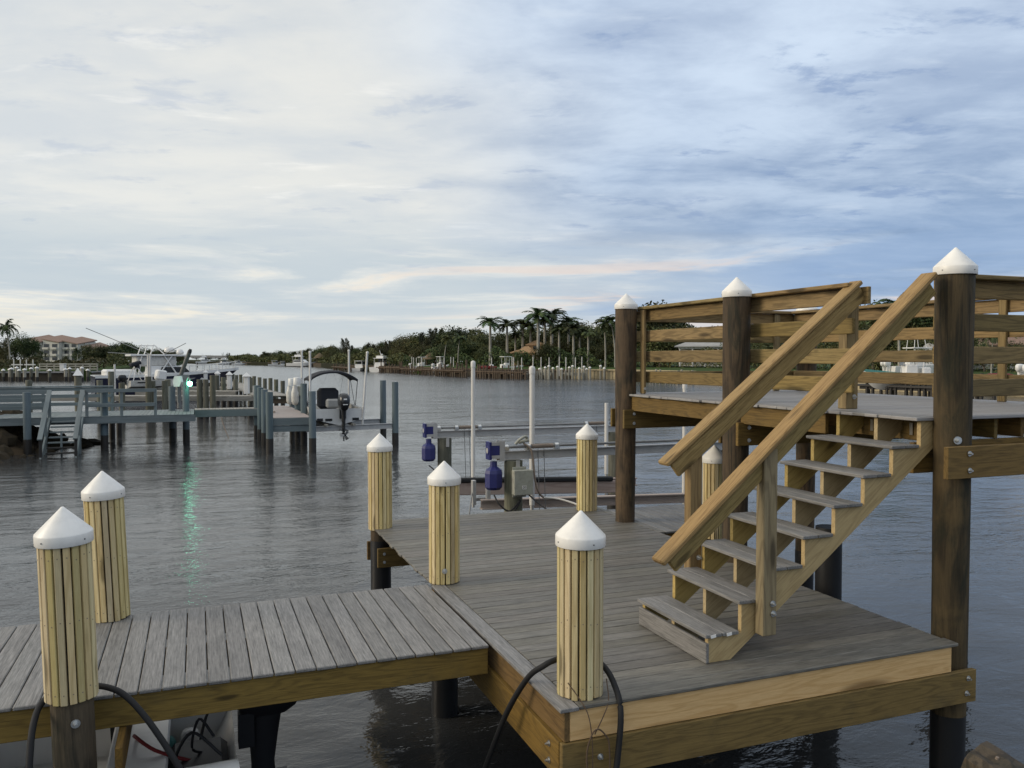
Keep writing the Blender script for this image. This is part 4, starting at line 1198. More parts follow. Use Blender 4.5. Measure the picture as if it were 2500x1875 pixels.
# row of pilings along the pier's outer side
rowx = [965, 900, 845, 790, 738, 685, 640, 592, 553, 513, 478, 445, 412, 382, 354, 328, 303, 282]
for i, cx in enumerate(rowx):
    px = 450 + cx / 4.022; d = 54 + i * 2.15
    a = at(px, d)
    stub('marina_piling', a.x, a.y, WATER - .5, .66 + (i % 3) * .04, .14, 'pile_grey', ORD[i] + ' grey piling from the near end of the long row beside the marina pier', 'row of marina pilings', seed=100 + i, wet=-.75, n=10)
# pilings standing by the nearer marina docks
for i, (px, d, zt, lab) in enumerate(((487, 46.0, .95, 'green-grey piling left of a group of three before the marina dock'), (502, 46.0, .95, 'green-grey piling in the middle of three before the marina dock'),
        (519, 45.8, 1.18, 'green-grey piling tallest of three before the marina dock'), (243, 44.5, .95, 'green-grey piling behind the pier railing below the yacht stern'),
        (271, 45.5, 1.40, 'tall green-grey piling in front of the navy yacht'), (297, 44.0, .82, 'green-grey piling left of the small grey skiff'),
        (362, 45.6, 1.12, 'green-grey piling in front of the small grey skiff'), (372, 46.2, .86, 'short green-grey piling beside another in front of the small grey skiff'),
        (402, 45.9, .88, 'green-grey piling between the skiff and the white box'), (409, 47, .92, 'green-grey piling just left of the white box'),
        (70, 42, 1.02, 'green-grey piling rising above the left pier railing'), (610, 50, .95, 'green-grey piling right of the nearest white pedestal'), (545, 56, .85, 'green-grey piling behind the second marina finger'),
        (560, 58, .85, 'green-grey piling right of the second pedestal'), (575, 56, .7, 'green-grey piling left of the nearest pedestal'), (530, 60, .9, 'green-grey piling beyond the third marina finger'))):
    a = at(px, d)
    stub('marina_piling', a.x, a.y, WATER - .5, zt, .155, 'pile_grey', lab, 'marina pilings', seed=140 + i, wet=-.75, n=12)
a = at(190, 39.5)
t = stub('marina_piling', a.x, a.y, WATER - .5, 1.32, .16, 'pile_grey', 'tall grey piling with white pyramid cap left of the yacht', 'marina pilings', seed=170, wet=-.75)
mb = MB(); z = 1.30; w = .2
mb.hexa([(a.x - w, a.y - w, z), (a.x + w, a.y - w, z), (a.x + w, a.y + w, z), (a.x - w, a.y + w, z), (a.x - .01, a.y - .01, z + .36), (a.x + .01, a.y - .01, z + .36), (a.x + .01, a.y + .01, z + .36), (a.x - .01, a.y + .01, z + .36)])
mb.build('pyramid_cap', M['cap_white'], t)
for i, (px, d, h_, lab) in enumerate(((602, 49, 1.05, 'nearest white power pedestal with pyramid lid'), (560, 57, 1.0, 'second white power pedestal along the marina pier'), (531, 64, .95, 'third white power pedestal along the marina pier'),
                                     (502, 72, .9, 'fourth white power pedestal along the marina pier'), (485, 78, .9, 'farthest white power pedestal along the marina pier'))):
    a = at(px, d); t = thing('power_pedestal', lab, 'pedestal', (a.x, a.y, 0), 'white marina power pedestals')
    w = .17; z = h_
    mkobj('column', cbox_mesh(.28, .28, h_, .02).copy(), M['gelcoat'], t, Matrix.Translation((a.x, a.y, h_ / 2)) @ Matrix.Rotation(-PHI, 4, 'Z'))
    mb = MB(); w = .24
    mb.hexa([(a.x - w, a.y - w, z), (a.x + w, a.y - w, z), (a.x + w, a.y + w, z), (a.x - w, a.y + w, z), (a.x - .01, a.y - .01, z + .24), (a.x + .01, a.y - .01, z + .24), (a.x + .01, a.y + .01, z + .24), (a.x - .01, a.y + .01, z + .24)])
    mb.build('lid', M['gelcoat'], t)
# ================================================================== far banks
def bank(name, line, depth, label, top=.30, inland=1.0, mat='grass'):
    rows = [[], [], [], []]
    for (px, d) in line:
        rows[0].append(at(px, d, WATER - 1)); rows[1].append(at(px, d, top)); rows[2].append(at(px, d + 14, inland * .6)); rows[3].append(at(px, d + depth, inland))
    o = MB().grid(rows, False).build(name, M[mat], None, fix=True)
    return tag(o, label, None, None, 'structure')
RB = [(455, 590), (500, 525), (540, 495), (589, 460), (640, 415), (698, 376), (772, 352), (795, 300), (848, 240), (910, 215), (980, 198), (1060, 176), (1137, 160), (1216, 147), (1350, 143), (1500, 136), (1700, 118), (1900, 102), (2120, 88), (2350, 78), (2600, 70), (3000, 62), (3600, 55)]
LB = [(-1500, 95), (-600, 110), (-200, 121), (0, 125), (215, 127), (262, 140), (310, 175), (362, 240), (410, 330), (436, 430), (446, 560), (450, 700)]
def bd_(line, px):
    for (a, b) in zip(line, line[1:]):
        if a[0] <= px <= b[0]: return a[1] + (b[1] - a[1]) * (px - a[0]) / (b[0] - a[0])
    return line[0][1] if px < line[0][0] else line[-1][1]
bank('river_bank', RB[:11], 160, 'dark wooded ground of the far right bank', mat='wood_floor')
bank('river_bank', RB[10:], 160, 'lawn and wooded ground of the near right bank')
bank('river_bank', LB, 200, 'wooded ground of the left bank')
bank('river_bank', [(380, 900), (420, 880), (520, 870), (640, 880), (720, 900)], 200, 'distant low shore at the head of the channel')

# ---------------------------------------------------------------- foliage
def leafquad(mb, p, s, rg_, flat=False):
    n = Vector((rg_.gauss(0, 1), rg_.gauss(0, 1), rg_.gauss(0, .8) + .4)).normalized()
    a = n.orthogonal().normalized(); b = n.cross(a)
    th = rg_.random() * 6.28; a, b = a * math.cos(th) + b * math.sin(th), b * math.cos(th) - a * math.sin(th)
    l, w = s * rg_.uniform(.7, 1.4), s * rg_.uniform(.35, .6)
    mb.add([p - a * l * .5, p + b * w * .5, p + a * l * .5, p - b * w * .5], [(0, 1, 2, 3)])
def broad_mesh(seed, W_=8.0, H_=9.0, trunk=2.2, n=4200, leaf=.40, lobes=17):
    """crown made of uneven leafy lobes; unit: metres, base at z 0"""
    rg_ = random.Random(seed); mb = MB(); L = []
    for i in range(lobes):
        a = rg_.random() * 6.28; q = math.sqrt(rg_.random())
        zz = trunk + (H_ - trunk) * rg_.uniform(.12, .95)
        wid = 1 - abs((zz - trunk) / (H_ - trunk) - .45) * 1.15
        r_ = W_ * .5 * q * max(.25, wid) * .8
        L.append((Vector((math.cos(a) * r_, math.sin(a) * r_, zz * .93)), rg_.uniform(.13, .25) * W_))
    for i in range(n):
        c, rad = L[rg_.randrange(lobes)]
        d = Vector((rg_.gauss(0, 1), rg_.gauss(0, 1), rg_.gauss(0, .85))).normalized()
        leafquad(mb, c + d * rad * rg_.uniform(.55, 1.06), leaf, rg_)
    tr = MB(); tr.tube([(0, 0, -1.2), (.1, .05, trunk * .6), (.05, -.05, trunk + .8)], lambda t: .26 - .1 * t, 7)
    for i in range(0, lobes, 3):
        c = L[i][0]; tr.tube([(.05, 0, trunk * .8), (c.x * .5, c.y * .5, trunk + (c.z - trunk) * .6), tuple(c)], lambda t: .12 - .09 * t, 5)
    return mb.mesh('crown'), tr.mesh('trunk')
def pine_mesh(seed, H_=11, n=1500):
    rg_ = random.Random(seed); mb = MB(); tr = MB()
    for k in range(5):
        bx, by = rg_.gauss(0, .9), rg_.gauss(0, .9); h = H_ * rg_.uniform(.7, 1.05)
        tr.tube([(bx * .3, by * .3, -1), (bx, by, h * .5), (bx * 1.5, by * 1.5, h)], lambda t: .14 * (1 - .8 * t), 5)
        for i in range(n // 5):
            t = rg_.random() ** .75; z = h * (.22 + .80 * t); rr = (1 - t) * 1.5 + .18
            p = Vector((bx * (1 + .5 * t) + rg_.gauss(0, .5) * rr, by * (1 + .5 * t) + rg_.gauss(0, .5) * rr, z))
            d = Vector((rg_.gauss(0, .5), rg_.gauss(0, .5), 1)).normalized() * rg_.uniform(.35, .8); s_ = d.orthogonal().normalized() * .06
            mb.add([p - s_, p + s_, p + d], [(0, 1, 2)])
    return mb.mesh('crown'), tr.mesh('trunk')
def palm_mesh(seed, H_=9.0, nf=21, fl=2.7, lean=0.0, fat=.24, shaft=True, droop=1.0):
    rg_ = random.Random(seed); mb = MB(); tr = MB()
    top = Vector((lean, 0, H_))
    pts = [(0, 0, -1), (lean * .08, 0, H_ * .35), (lean * .45, 0, H_ * .7), tuple(top)]
    tr.tube(spline(pts, 4), lambda t: fat * (1.15 - .45 * t), 9)
    for i in range(nf):
        az = i * 2.399 + rg_.uniform(-.2, .2); el = rg_.uniform(-.15, 1.45); L = fl * rg_.uniform(.8, 1.1)
        d = Vector((math.cos(az), math.sin(az), 0)); p = top.copy(); ang = el
        prev = p.copy(); nseg = 11
        side = Vector((-d.y, d.x, 0))
        for k in range(nseg):
            ang -= (.09 + .12 * k / nseg) * droop
            q = prev + (d * math.cos(ang) + Vector((0, 0, math.sin(ang)))) * (L / nseg)
            mb.add([prev + side * .03, prev - side * .03, q - side * .025, q + side * .025], [(0, 1, 2, 3)])
            ll = .85 * math.sin(math.pi * min(1, (k + 1.2) / (nseg + .8))) ** .6 * (fl / 2.9)
            tdir = (q - prev).normalized()
            for sg in (1, -1):
                for u_ in (0, .33, .66):
                    b = prev.lerp(q, u_)
                    tip = b + side * sg * ll * .72 + tdir * ll * .42 - Vector((0, 0, ll * rg_.uniform(.0, .55)))
                    w = tdir * .085
                    mb.add([b - w, b + w, tip], [(0, 1, 2)])
            prev = q
    if shaft:
        tr.tube([top - Vector((0, 0, 1.1)), top], lambda t: fat * .66 - .05 * t, 9)
    return mb.mesh('crown'), tr.mesh('trunk')
def tree_proto(name, pair, leafm, trunkm):
    pair[0].materials.append(M[leafm]); pair[1].materials.append(M[trunkm])
    return (name, pair[0], pair[1])
BROAD = [tree_proto('broadleaf_tree', broad_mesh(200 + i, W_=[8, 9, 7, 10, 8.5, 7.5][i], H_=[9, 8, 9.5, 8.5, 10, 7.5][i]), 'leaf' if i % 3 else 'leaf_olive', 'tree_trunk') for i in range(6)]
PINE = [tree_proto('pine_tree', pine_mesh(300 + i), 'leaf_pine', 'tree_trunk') for i in range(3)]
ROYAL = [tree_proto('royal_palm', palm_mesh(400 + i), 'frond', 'palm_trunk') for i in range(4)]
COCO = [tree_proto('coconut_palm', palm_mesh(450 + i, 8.5, 20, 3.0, [1.4, -1.0, .6][i], .15, False, 1.15), 'frond', 'palm_trunk') for i in range(3)]
trg = random.Random(5)
HGT = {k[1].name: sorted(v.co.z for v in k[1].vertices)[-30] for k in BROAD + PINE + ROYAL + COCO}
def tree(kind, px, d, ytop, label, group=None, wide=1.0, hbase=None, zb=.5):
    """stands at bearing px, d metres away, reaching the height seen at row ytop"""
    k = kind[trg.randrange(len(kind))]
    h0 = HGT[k[1].name]
    ztop = CAM_Z + (876 - ytop) * d / 2012
    s = (ztop - zb) / h0
    p = at(px, d, zb)
    t = thing(k[0], label, 'palm' if 'palm' in k[0] else 'tree', tuple(p), group)
    ws = s * wide
    t.scale = (ws, ws, s); t.rotation_euler = (0, 0, trg.random() * 6.28)
    for (nm, me) in (('crown', k[1]), ('trunk', k[2])):
        o = bpy.data.objects.new(nm, me); COL.objects.link(o); o.parent = t
    return t
G1 = 'trees of the right bank wood'
# skyline of the right bank: (column, row of tree top)
sky_r = [(575, 872), (590, 866), (605, 864), (620, 862), (636, 861), (651, 856), (668, 858), (685, 858), (700, 858), (716, 856), (735, 853), (752, 850), (770, 848), (790, 846), (810, 842), (828, 845), (870, 846), (890, 843), (905, 836),
         (930, 834), (950, 836), (968, 826), (985, 820), (1005, 818), (1030, 816), (1075, 806), (1100, 803), (1118, 800), (1137, 800), (1160, 808), (1180, 816), (1215, 812), (1255, 806), (1290, 800), (1330, 790), (1370, 780), (1405, 776), (1425, 800), (1450, 795), (1475, 796), (1505, 790),
         (1540, 800), (1575, 752), (1600, 740), (1625, 744), (1660, 790), (1700, 800), (1745, 795), (1790, 800), (1840, 805), (1880, 800), (1930, 800), (1980, 802), (2030, 795), (2075, 775), (2110, 745), (2140, 735), (2175, 742), (2215, 730), (2250, 735), (2300, 760), (2350, 790), (2400, 800), (2450, 795), (2500, 790), (2560, 780), (2640, 775)]
for i, (px, yt) in enumerate(sky_r):
    d0 = bd_(RB, px)
    dd = d0 + (38 if px < 1550 else 34) + trg.uniform(-6, 10)
    tree(BROAD, px + trg.uniform(-4, 4), dd, yt + trg.uniform(-3, 4), 'broadleaf tree in the dark wood along the right bank', G1, wide=1.4)
    if 1250 < px < 1340 or 770 < px < 795 or 1000 < px < 1010 or 1690 < px < 1760: continue
    # a lower tree in front
    d2 = d0 + 22 + trg.uniform(-4, 6)
    tree(BROAD, px + trg.uniform(-10, 14), d2, yt + (884 - yt) * trg.uniform(.30, .50), 'lower broadleaf tree before the dark wood of the right bank', G1, wide=1.45)
for (px, yt) in ((578, 871), (598, 866), (622, 863), (643, 860), (660, 858), (678, 859), (694, 857), (708, 858), (725, 855), (745, 852), (780, 848), (800, 845), (820, 844), (840, 846), (860, 848), (880, 846), (918, 838), (940, 836), (1018, 820), (1048, 812), (1090, 806), (1150, 806), (1200, 816), (1235, 812), (1275, 806), (1310, 798), (1350, 792), (1390, 790), (1440, 798), (1490, 794)):
    tree(BROAD, px, bd_(RB, px) + 58, yt + 2, 'broadleaf tree at the back of the dark wood along the right bank', G1, wide=1.7)
for (px, yt, lab) in ((849, 826, 'feathery pine standing above the wood left of the white boats'), (905, 838, 'feathery pine beside the tallest one above the far wood'), (955, 832, 'thin feathery pine right of the white boats'), (1059, 801, 'feathery pine left of the royal palms'), (1044, 806, 'small feathery pine beside another left of the royal palms')):
    tree(PINE, px, bd_(RB, px) + 30, yt, lab, 'feathery pines on the right bank', wide=1.7)
for i, (px, yt, lab) in enumerate(((1197, 772, 'leftmost royal palm with pale trunk above the teal bottomed boat'), (1238, 778, 'royal palm second from left behind the teal bottomed boat'), (1276, 778, 'royal palm third from left beside the tan house'), (1314, 750, 'tall royal palm over the tan house roof'),
        (1347, 752, 'tall royal palm right of the tan house'), (1388, 772, 'royal palm right of the two tallest'), (1436, 798, 'small royal palm left of the tall brown piling'), (1415, 806, 'smaller royal palm between taller ones'), (1258, 806, 'small royal palm behind the tan house'), (1365, 790, 'royal palm half hidden right of the tan house'), (1330, 768, 'royal palm between the two tallest palms'), (1295, 782, 'royal palm left of the two tallest palms'), (1400, 786, 'royal palm at the right end of the tall clump'))):
    tree(ROYAL, px, bd_(RB, px) + 17 + (i % 3) * 4, yt, lab, 'royal palms on the right bank', wide=1.25)
for (px, yt, lab) in ((1478, 768, 'leaning coconut palm left of the tall brown piling'), (1502, 772, 'coconut palm right against the tall brown piling'), (1118, 812, 'coconut palm left of the royal palms'), (1085, 818, 'coconut palm above the small white boat'), (2195, 712, 'palm rising behind the near stair handrail'), (2420, 800, 'palm behind the front railing at the right edge')):
    tree(COCO, px, bd_(RB, px) + 12, yt, lab, 'coconut palms on the right bank')
# left bank
for i, (px, d, yt, w) in enumerate(((-120, 180, 800, 1.2), (-60, 175, 800, 1.2), (-15, 170, 826, 1.2), (12, 160, 850, 1.2), (38, 168, 818, 1.1), (58, 165, 813, 1.1), (76, 166, 822, 1.0), (95, 190, 850, 1.0), (160, 250, 868, 0.7), (185, 260, 856, 0.8), (205, 255, 868, 0.8))):
    tree(BROAD, px, d, yt, ORD[i] + ' broadleaf tree from the left beside the white condominium', 'trees of the left bank', wide=w)
for i, (px, d, yt, w) in enumerate(((222, 250, 843, 1.2), (245, 230, 846, 1.2), (262, 250, 848, 1.1), (285, 245, 842, 1.2), (300, 240, 837, 1.3), (318, 240, 840, 1.2), (335, 255, 848, 1.1), (352, 260, 852, 1.2), (372, 280, 855, 1.2), (392, 290, 853, 1.2), (410, 300, 851, 1.2), (425, 320, 858, 1.1), (436, 350, 866, 1.1))):
    tree(BROAD, px, d, yt - 3, ORD[i] + ' rounded tree from the left behind the navy yacht', 'trees of the left bank', wide=w * 1.35)
tree(COCO, 25, 150, 779, 'coconut palm left of the white condominium', 'coconut palms on the left bank')
tree(COCO, 108, 235, 862, 'small palm in front of the condominium left wall', 'coconut palms on the left bank')
tree(COCO, 190, 240, 850, 'small palm in front of the condominium balconies', 'coconut palms on the left bank')
tree(PINE, 550, 600, 860, 'feathery tree standing at the end of the bridge', 'feathery pines on the right bank', wide=1.6)
tree(PINE, 558, 605, 862, 'second feathery tree at the end of the bridge', 'feathery pines on the right bank', wide=1.8)
for i, (px, d, yt) in enumerate(((380, 900, 866), (400, 900, 868), (430, 900, 868), (455, 890, 869), (480, 890, 868), (510, 885, 867), (535, 880, 868))):
    tree(BROAD, px, d + 20, yt, ORD[i] + ' tiny tree from the left on the distant shore behind the bridge', 'trees on the distant shore', wide=2.6)
# shrubs and undergrowth (nobody could count these)
def shrubs(name, label, line, px0, px1, off, hmin, hmax, n, leaf=.55, mat='leaf'):
    rg_ = random.Random(int(px0) + 9); mb = MB()
    for i in range(n):
        px = rg_.uniform(px0, px1); d = bd_(line, px) + rg_.uniform(*off)
        hh = hmin + (hmax - hmin) * (.5 + .5 * math.sin(px * .061) * math.cos(px * .023 + 1))
        leafquad(mb, at(px, d, .5 + rg_.random() ** .7 * hh), leaf * (d / 170), rg_)
    return tag(mb.build(name, M[mat]), label, 'shrubs', None, 'stuff')
shrubs('shrubbery', 'dark undergrowth below the trees of the right bank', RB, 560, 985, (1.5, 26), 1.8, 4.6, 8000)
shrubs('shrubbery', 'dark hedges behind the docks and palms of the right bank', RB, 985, 1560, (12, 30), 1.2, 4.4, 9000)
shrubs('shrubbery', 'hedges and undergrowth of the near right bank behind the railings', RB, 1540, 2700, (14, 26), 1.4, 3.6, 8000, mat='leaf')
shrubs('shrubbery', 'green mangrove hedge along the left bank', LB, -200, 262, (5, 16), 1.0, 1.9, 4200, .6, 'leaf_olive')
shrubs('shrubbery', 'undergrowth along the far left bank behind the yacht', LB, 262, 448, (6, 30), 2.0, 4.0, 3500, .6)

# ---------------------------------------------------------------- seawalls and shore docks
def seawall(label, line, top, mat, capm, zc=.06):
    t = thing('seawall', label, 'wall', tuple(at(line[0][0], line[0][1], 0)), 'seawalls')
    a = [at(px, d - .5, WATER - .8) for (px, d) in line]; b = [at(px, d - .5, top) for (px, d) in line]
    MB().grid([a, b], False).build('wall_face', M[mat], t)
    c0 = [at(px, d - .8, top) for (px, d) in line]; c1 = [at(px, d - .8, top + .22) for (px, d) in line]; c2 = [at(px, d + .3, top + .22) for (px, d) in line]
    MB().grid([c0, c1, c2], False).build('wall_cap', M[capm], t)
    return t
seg = lambda L, a, b: [(px, bd_(L, px)) for px in [a + (b - a) * k / 12 for k in range(13)]]
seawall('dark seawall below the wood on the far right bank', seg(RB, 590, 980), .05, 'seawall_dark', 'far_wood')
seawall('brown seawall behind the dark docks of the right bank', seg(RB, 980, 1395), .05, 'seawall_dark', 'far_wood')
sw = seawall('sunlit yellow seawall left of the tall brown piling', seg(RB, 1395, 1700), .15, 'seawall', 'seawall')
for k in range(34):
    px = 1396 + k * 9; d = bd_(RB, px) - .56
    board('panel_rib', M['seawall'], sw, at(px, d, WATER - .3), at(px, d, .14), .16, .14, up=tuple(FWD))
seawall('seawall seen between the railings at the right', seg(RB, 1700, 2900), .10, 'seawall', 'concrete')
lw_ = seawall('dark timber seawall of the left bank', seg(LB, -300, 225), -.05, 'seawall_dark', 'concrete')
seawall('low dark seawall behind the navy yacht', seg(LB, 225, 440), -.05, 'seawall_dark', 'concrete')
# left bank posts and rail
for i, px in enumerate((8, 24, 28, 41, 47, 60, 76, 90, 121, 160, 170, 200, 214)):
    d = 124 - (i % 3) * 1.5; a = at(px, d)
    t = stub('bank_piling', a.x, a.y, WATER - .3, .35 + (i % 4) * .12, .22, 'far_wood_pale' if i % 2 else 'pile_grey', ORD[i] + ' white topped piling from the left along the left bank seawall', 'pilings of the left bank', seed=500 + i, wet=-.6, n=8)
    MB().lathe([(.28, 0), (.28, .1), (.0005, .28)], (a.x, a.y, .33 + (i % 4) * .12), 8).build('cap', M['cap_white'], t)
fr = thing('bank_fence', 'pale rail fence on top of the left bank seawall', 'fence', tuple(at(150, 126)))
for z in (.55, .95, 1.3):
    board('rail', M['far_wood_pale'], fr, at(97, 126, z), at(238, 126, z), .18, .06, up=tuple(FWD))
for k in range(9):
    px = 97 + k * 17.6; board('post', M['far_wood_pale'], fr, at(px, 126.1, .1), at(px, 126.1, 1.4), .15, .15, up=tuple(FWD))
a = at(154, 125); t = thing('utility_box', 'white box standing by the left bank fence', 'box', tuple(a))
mkobj('cabinet', cbox_mesh(.7, .7, 1.0, .05).copy(), M['gelcoat'], t, Matrix.Translation((a.x, a.y, .75)) @ Matrix.Rotation(-PHI, 4, 'Z'))
mkobj('lid', cbox_mesh(.8, .8, .12, .03).copy(), M['gelcoat'], t, Matrix.Translation((a.x, a.y, 1.32)) @ Matrix.Rotation(-PHI, 4, 'Z'))
for i, (px, lab) in enumerate(((42, 'white lift frame left on the left bank'), (73, 'white lift frame right on the left bank'))):
    t = thing('lift_gantry', lab, 'boat lift', tuple(at(px, 127)))
    for q in (-8, 8):
        MB().cyl(at(px + q, 127, .1), at(px + q, 127, 2.1 - i * .1), .07, .07, 6).build('pole', M['pvc'], t)
    MB().box(at(px, 127, 1.2), (1.7, .15, .18), -PHI).build('crossbar', M['pvc'], t)
# dark docks along the right bank
def far_dock(label, px0, px1, d, zt, n, mat='far_wood', posth=.9, group='docks of the right bank', rail=False):
    t = thing('shore_dock', label, 'dock', tuple(at((px0 + px1) / 2, d)), group)
    a, b = at(px0, d, zt), at(px1, d + (bd_(RB, px1) - bd_(RB, px0)) * .8, zt)
    c = (a + b) / 2; board('deck', M[mat], t, a, b, 1.6, .18)
    board('fascia', M[mat], t, a - FWD * .85 - Vector((0, 0, .2)), b - FWD * .85 - Vector((0, 0, .2)), .32, .06, up=tuple(FWD))
    rg_ = random.Random(int(px0))
    for k in range(n):
        p = a.lerp(b, (k + rg_.uniform(.2, .8)) / n) - FWD * rg_.choice((.95, .95, -.9))
        MB().cyl((p.x, p.y, WATER - .5), (p.x, p.y, zt + rg_.uniform(.1, posth)), .15, .14, 7).build('post', M[mat], t)
    return t
far_dock('dark piled dock left of the white pole on the right bank', 985, 1060, 184, -.1, 16, posth=1.4)
far_dock('dark piled dock behind the white guide pole on the right bank', 1064, 1140, 163, -.1, 18, posth=1.5)
far_dock('dark piled dock below the teal bottomed boat', 1160, 1285, 144, -.1, 26, posth=1.3)
far_dock('pale grey dock with white posts on the right bank', 1285, 1345, 138, -.25, 10, 'far_wood_pale')
far_dock('grey floating dock left of the sunlit seawall', 1378, 1425, 138, -.3, 8, 'far_wood_pale')
far_dock('reddish piled dock right of the white cruisers', 925, 985, 203, .0, 14, posth=1.6)
far_dock('low dark dock left of the white cruisers', 815, 860, 243, -.2, 8)
far_dock('grey dock right of the middle brown piling seen through the railing', 1580, 1700, 118, -.2, 14, 'far_wood_pale')
far_dock('dark dock with oyster crusted posts behind the railing at right', 2090, 2420, 78, -.35, 26, 'wet_pile', posth=1.4)
for i, px in enumerate((1317, 1331, 1340, 1350, 1361, 1371, 1390, 1398, 1414, 1426, 1432, 1440, 1466, 1475)):
    d = 137 - (i % 3); a = at(px, d); zt = .40 + (i * 7 % 5) * .12
    t = thing('white_piling', ORD[i] + ' pale concrete piling from the left on the right bank docks', 'piling', (a.x, a.y, 0), 'pale pilings of the right bank')
    MB().cyl((a.x, a.y, WATER - .3), (a.x, a.y, zt), .20, .19, 9).build('pile', M['far_wood_pale'], t)
    MB().lathe([(.23, 0), (.23, .12), (.0005, .26)], (a.x, a.y, zt - .05), 9).build('cap', M['cap_white'], t)
for i, cx in enumerate((98, 115, 140, 188, 360, 398, 460, 485, 840, 1030, 1045, 1120, 1225, 1300, 1375, 1470, 1532, 1620, 1680)):
    px = 980 + cx / 3.814; d = bd_(RB, px) - 4; a = at(px, d); zt = CAM_Z + (876 - 871 - (i % 3)) * d / 2012
    t = thing('guide_pole', ORD[i] + ' thin white lift pole from the left on the right bank', 'guide pole', (a.x, a.y, 0), 'white lift poles of the right bank')
    MB().cyl((a.x, a.y, -.8), (a.x, a.y, zt), .075, .075, 6).build('pipe', M['pvc'], t)
for i, (px, d) in enumerate(((815, 245), (822, 243), (836, 241), (992, 186), (1029, 178), (1087, 168), (1116, 158), (1139, 150), (1215, 141), (1293, 136), (482, 330))):
    a = at(px, d); zt = .4 + (i % 4) * .5 if px > 1000 else .6
    stub('mooring_piling', a.x, a.y, WATER - .5, zt, .2, 'far_wood', ORD[i] + ' dark mooring piling from the left standing off the right bank' if px > 500 else 'lone dark channel piling far up the river', 'mooring pilings off the right bank', seed=700 + i, n=8)

# ---------------------------------------------------------------- buildings
def window_part(t, c, w, h, nrm_rz, mat='glass_dark', frame='stucco', depth=.25):
    fr_ = mkobj('window', cbox_mesh(w + .3, depth, h + .3, .02).copy(), M[frame], t, Matrix.Translation(c) @ Matrix.Rotation(nrm_rz, 4, 'Z'))
    out = Matrix.Rotation(nrm_rz, 3, 'Z') @ Vector((0, -depth / 2 - .03, 0))
    p = mkobj('pane', cbox_mesh(w, .06, h, .005).copy(), M[mat], fr_, Matrix.Translation(Vector(c) + out) @ Matrix.Rotation(nrm_rz, 4, 'Z'))
def hip(mb, c, w, dp, z, h, rz, over=.5):
    m = Matrix.Translation(c) @ Matrix.Rotation(rz, 4, 'Z'); w2, d2 = w / 2 + over, dp / 2 + over
    r_ = max(0.05, w2 - d2)
    v = [m @ Vector(q) for q in ((-w2, -d2, z), (w2, -d2, z), (w2, d2, z), (-w2, d2, z), (-r_, 0, z + h), (r_, 0, z + h), (-w2, -d2, z - .2), (w2, -d2, z - .2), (w2, d2, z - .2), (-w2, d2, z - .2))]
    mb.add(v, [(0, 1, 5, 4), (1, 2, 5), (2, 3, 4, 5), (3, 0, 4), (6, 7, 1, 0), (7, 8, 2, 1), (8, 9, 3, 2), (9, 6, 0, 3), (9, 8, 7, 6)])
cd = thing('condominium', 'white three storey condominium with red tiled roofs on the left bank', 'building', tuple(at(150, 300, .8)))
rzc = -PHI - R(14)
F_ = lambda q: Matrix.Rotation(rzc, 3, 'Z') @ Vector(q)
base = at(150, 300, .8)
for k, (ox, oy, w, h) in enumerate(((-7.2, 0, 4.6, 7.4), (-1.2, 1.0, 7.0, 7.3), (5.4, 3.0, 6.2, 6.7), (10.5, 5, 4.0, 4.6))):
    c = base + F_((ox, oy, 0))
    mkobj('wall', cbox_mesh(w, 9, h, .03).copy(), M['stucco'], cd, Matrix.Translation(c + Vector((0, 0, h / 2))) @ Matrix.Rotation(rzc, 4, 'Z'))
    mb = MB(); w2 = w / 2 + .3; lo_, hi_ = h + .05, h + 1.3
    cn = [(-w2, -4.9, hi_), (w2, -4.9, lo_), (w2, 4.9, lo_ + 1.5), (-w2, 4.9, hi_ + 1.6)]
    mb.hexa([c + F_(q) - Vector((0, 0, .3)) for q in cn] + [c + F_(q) for q in cn]); mb.build('roof', M['roof_tile'], cd, fix=True)
    mb = MB(); mb.hexa([c + F_(q) for q in ((-w / 2, -4.45, h - .1), (w / 2, -4.45, h - .1), (w / 2, 4.4, h - .1), (-w / 2, 4.4, h - .1), (-w / 2, -4.45, hi_ - .25), (w / 2, -4.45, lo_ - .2), (w / 2, 4.4, lo_ + .9), (-w / 2, 4.4, hi_ + .8))]); mb.build('gable', M['stucco'], cd, fix=True)
    nb_ = 1 if w < 5 else 2
    for fl in range(3 if h > 6 else 2):
        for j in range(nb_):
            xo = (j - (nb_ - 1) / 2) * (w / nb_)
            window_part(cd, c + F_((xo, -4.45, 1.2 + fl * 2.35)), w / nb_ * (.62 if k else .36), 1.45, rzc)
            if k: mkobj('balcony_wall', cbox_mesh(w / nb_ * .72, .9, .75, .02).copy(), M['stucco'], cd, Matrix.Translation(c + F_((xo, -4.9, 0.35 + fl * 2.35))) @ Matrix.Rotation(rzc, 4, 'Z'))
    for j in range(3):
        if k == 0:
            window_part(cd, c + F_((-w / 2 + .05, -2.4 + j * 2.4, 1.4 + 2.35)), 1.0, 1.4, rzc - R(90), depth=.2)
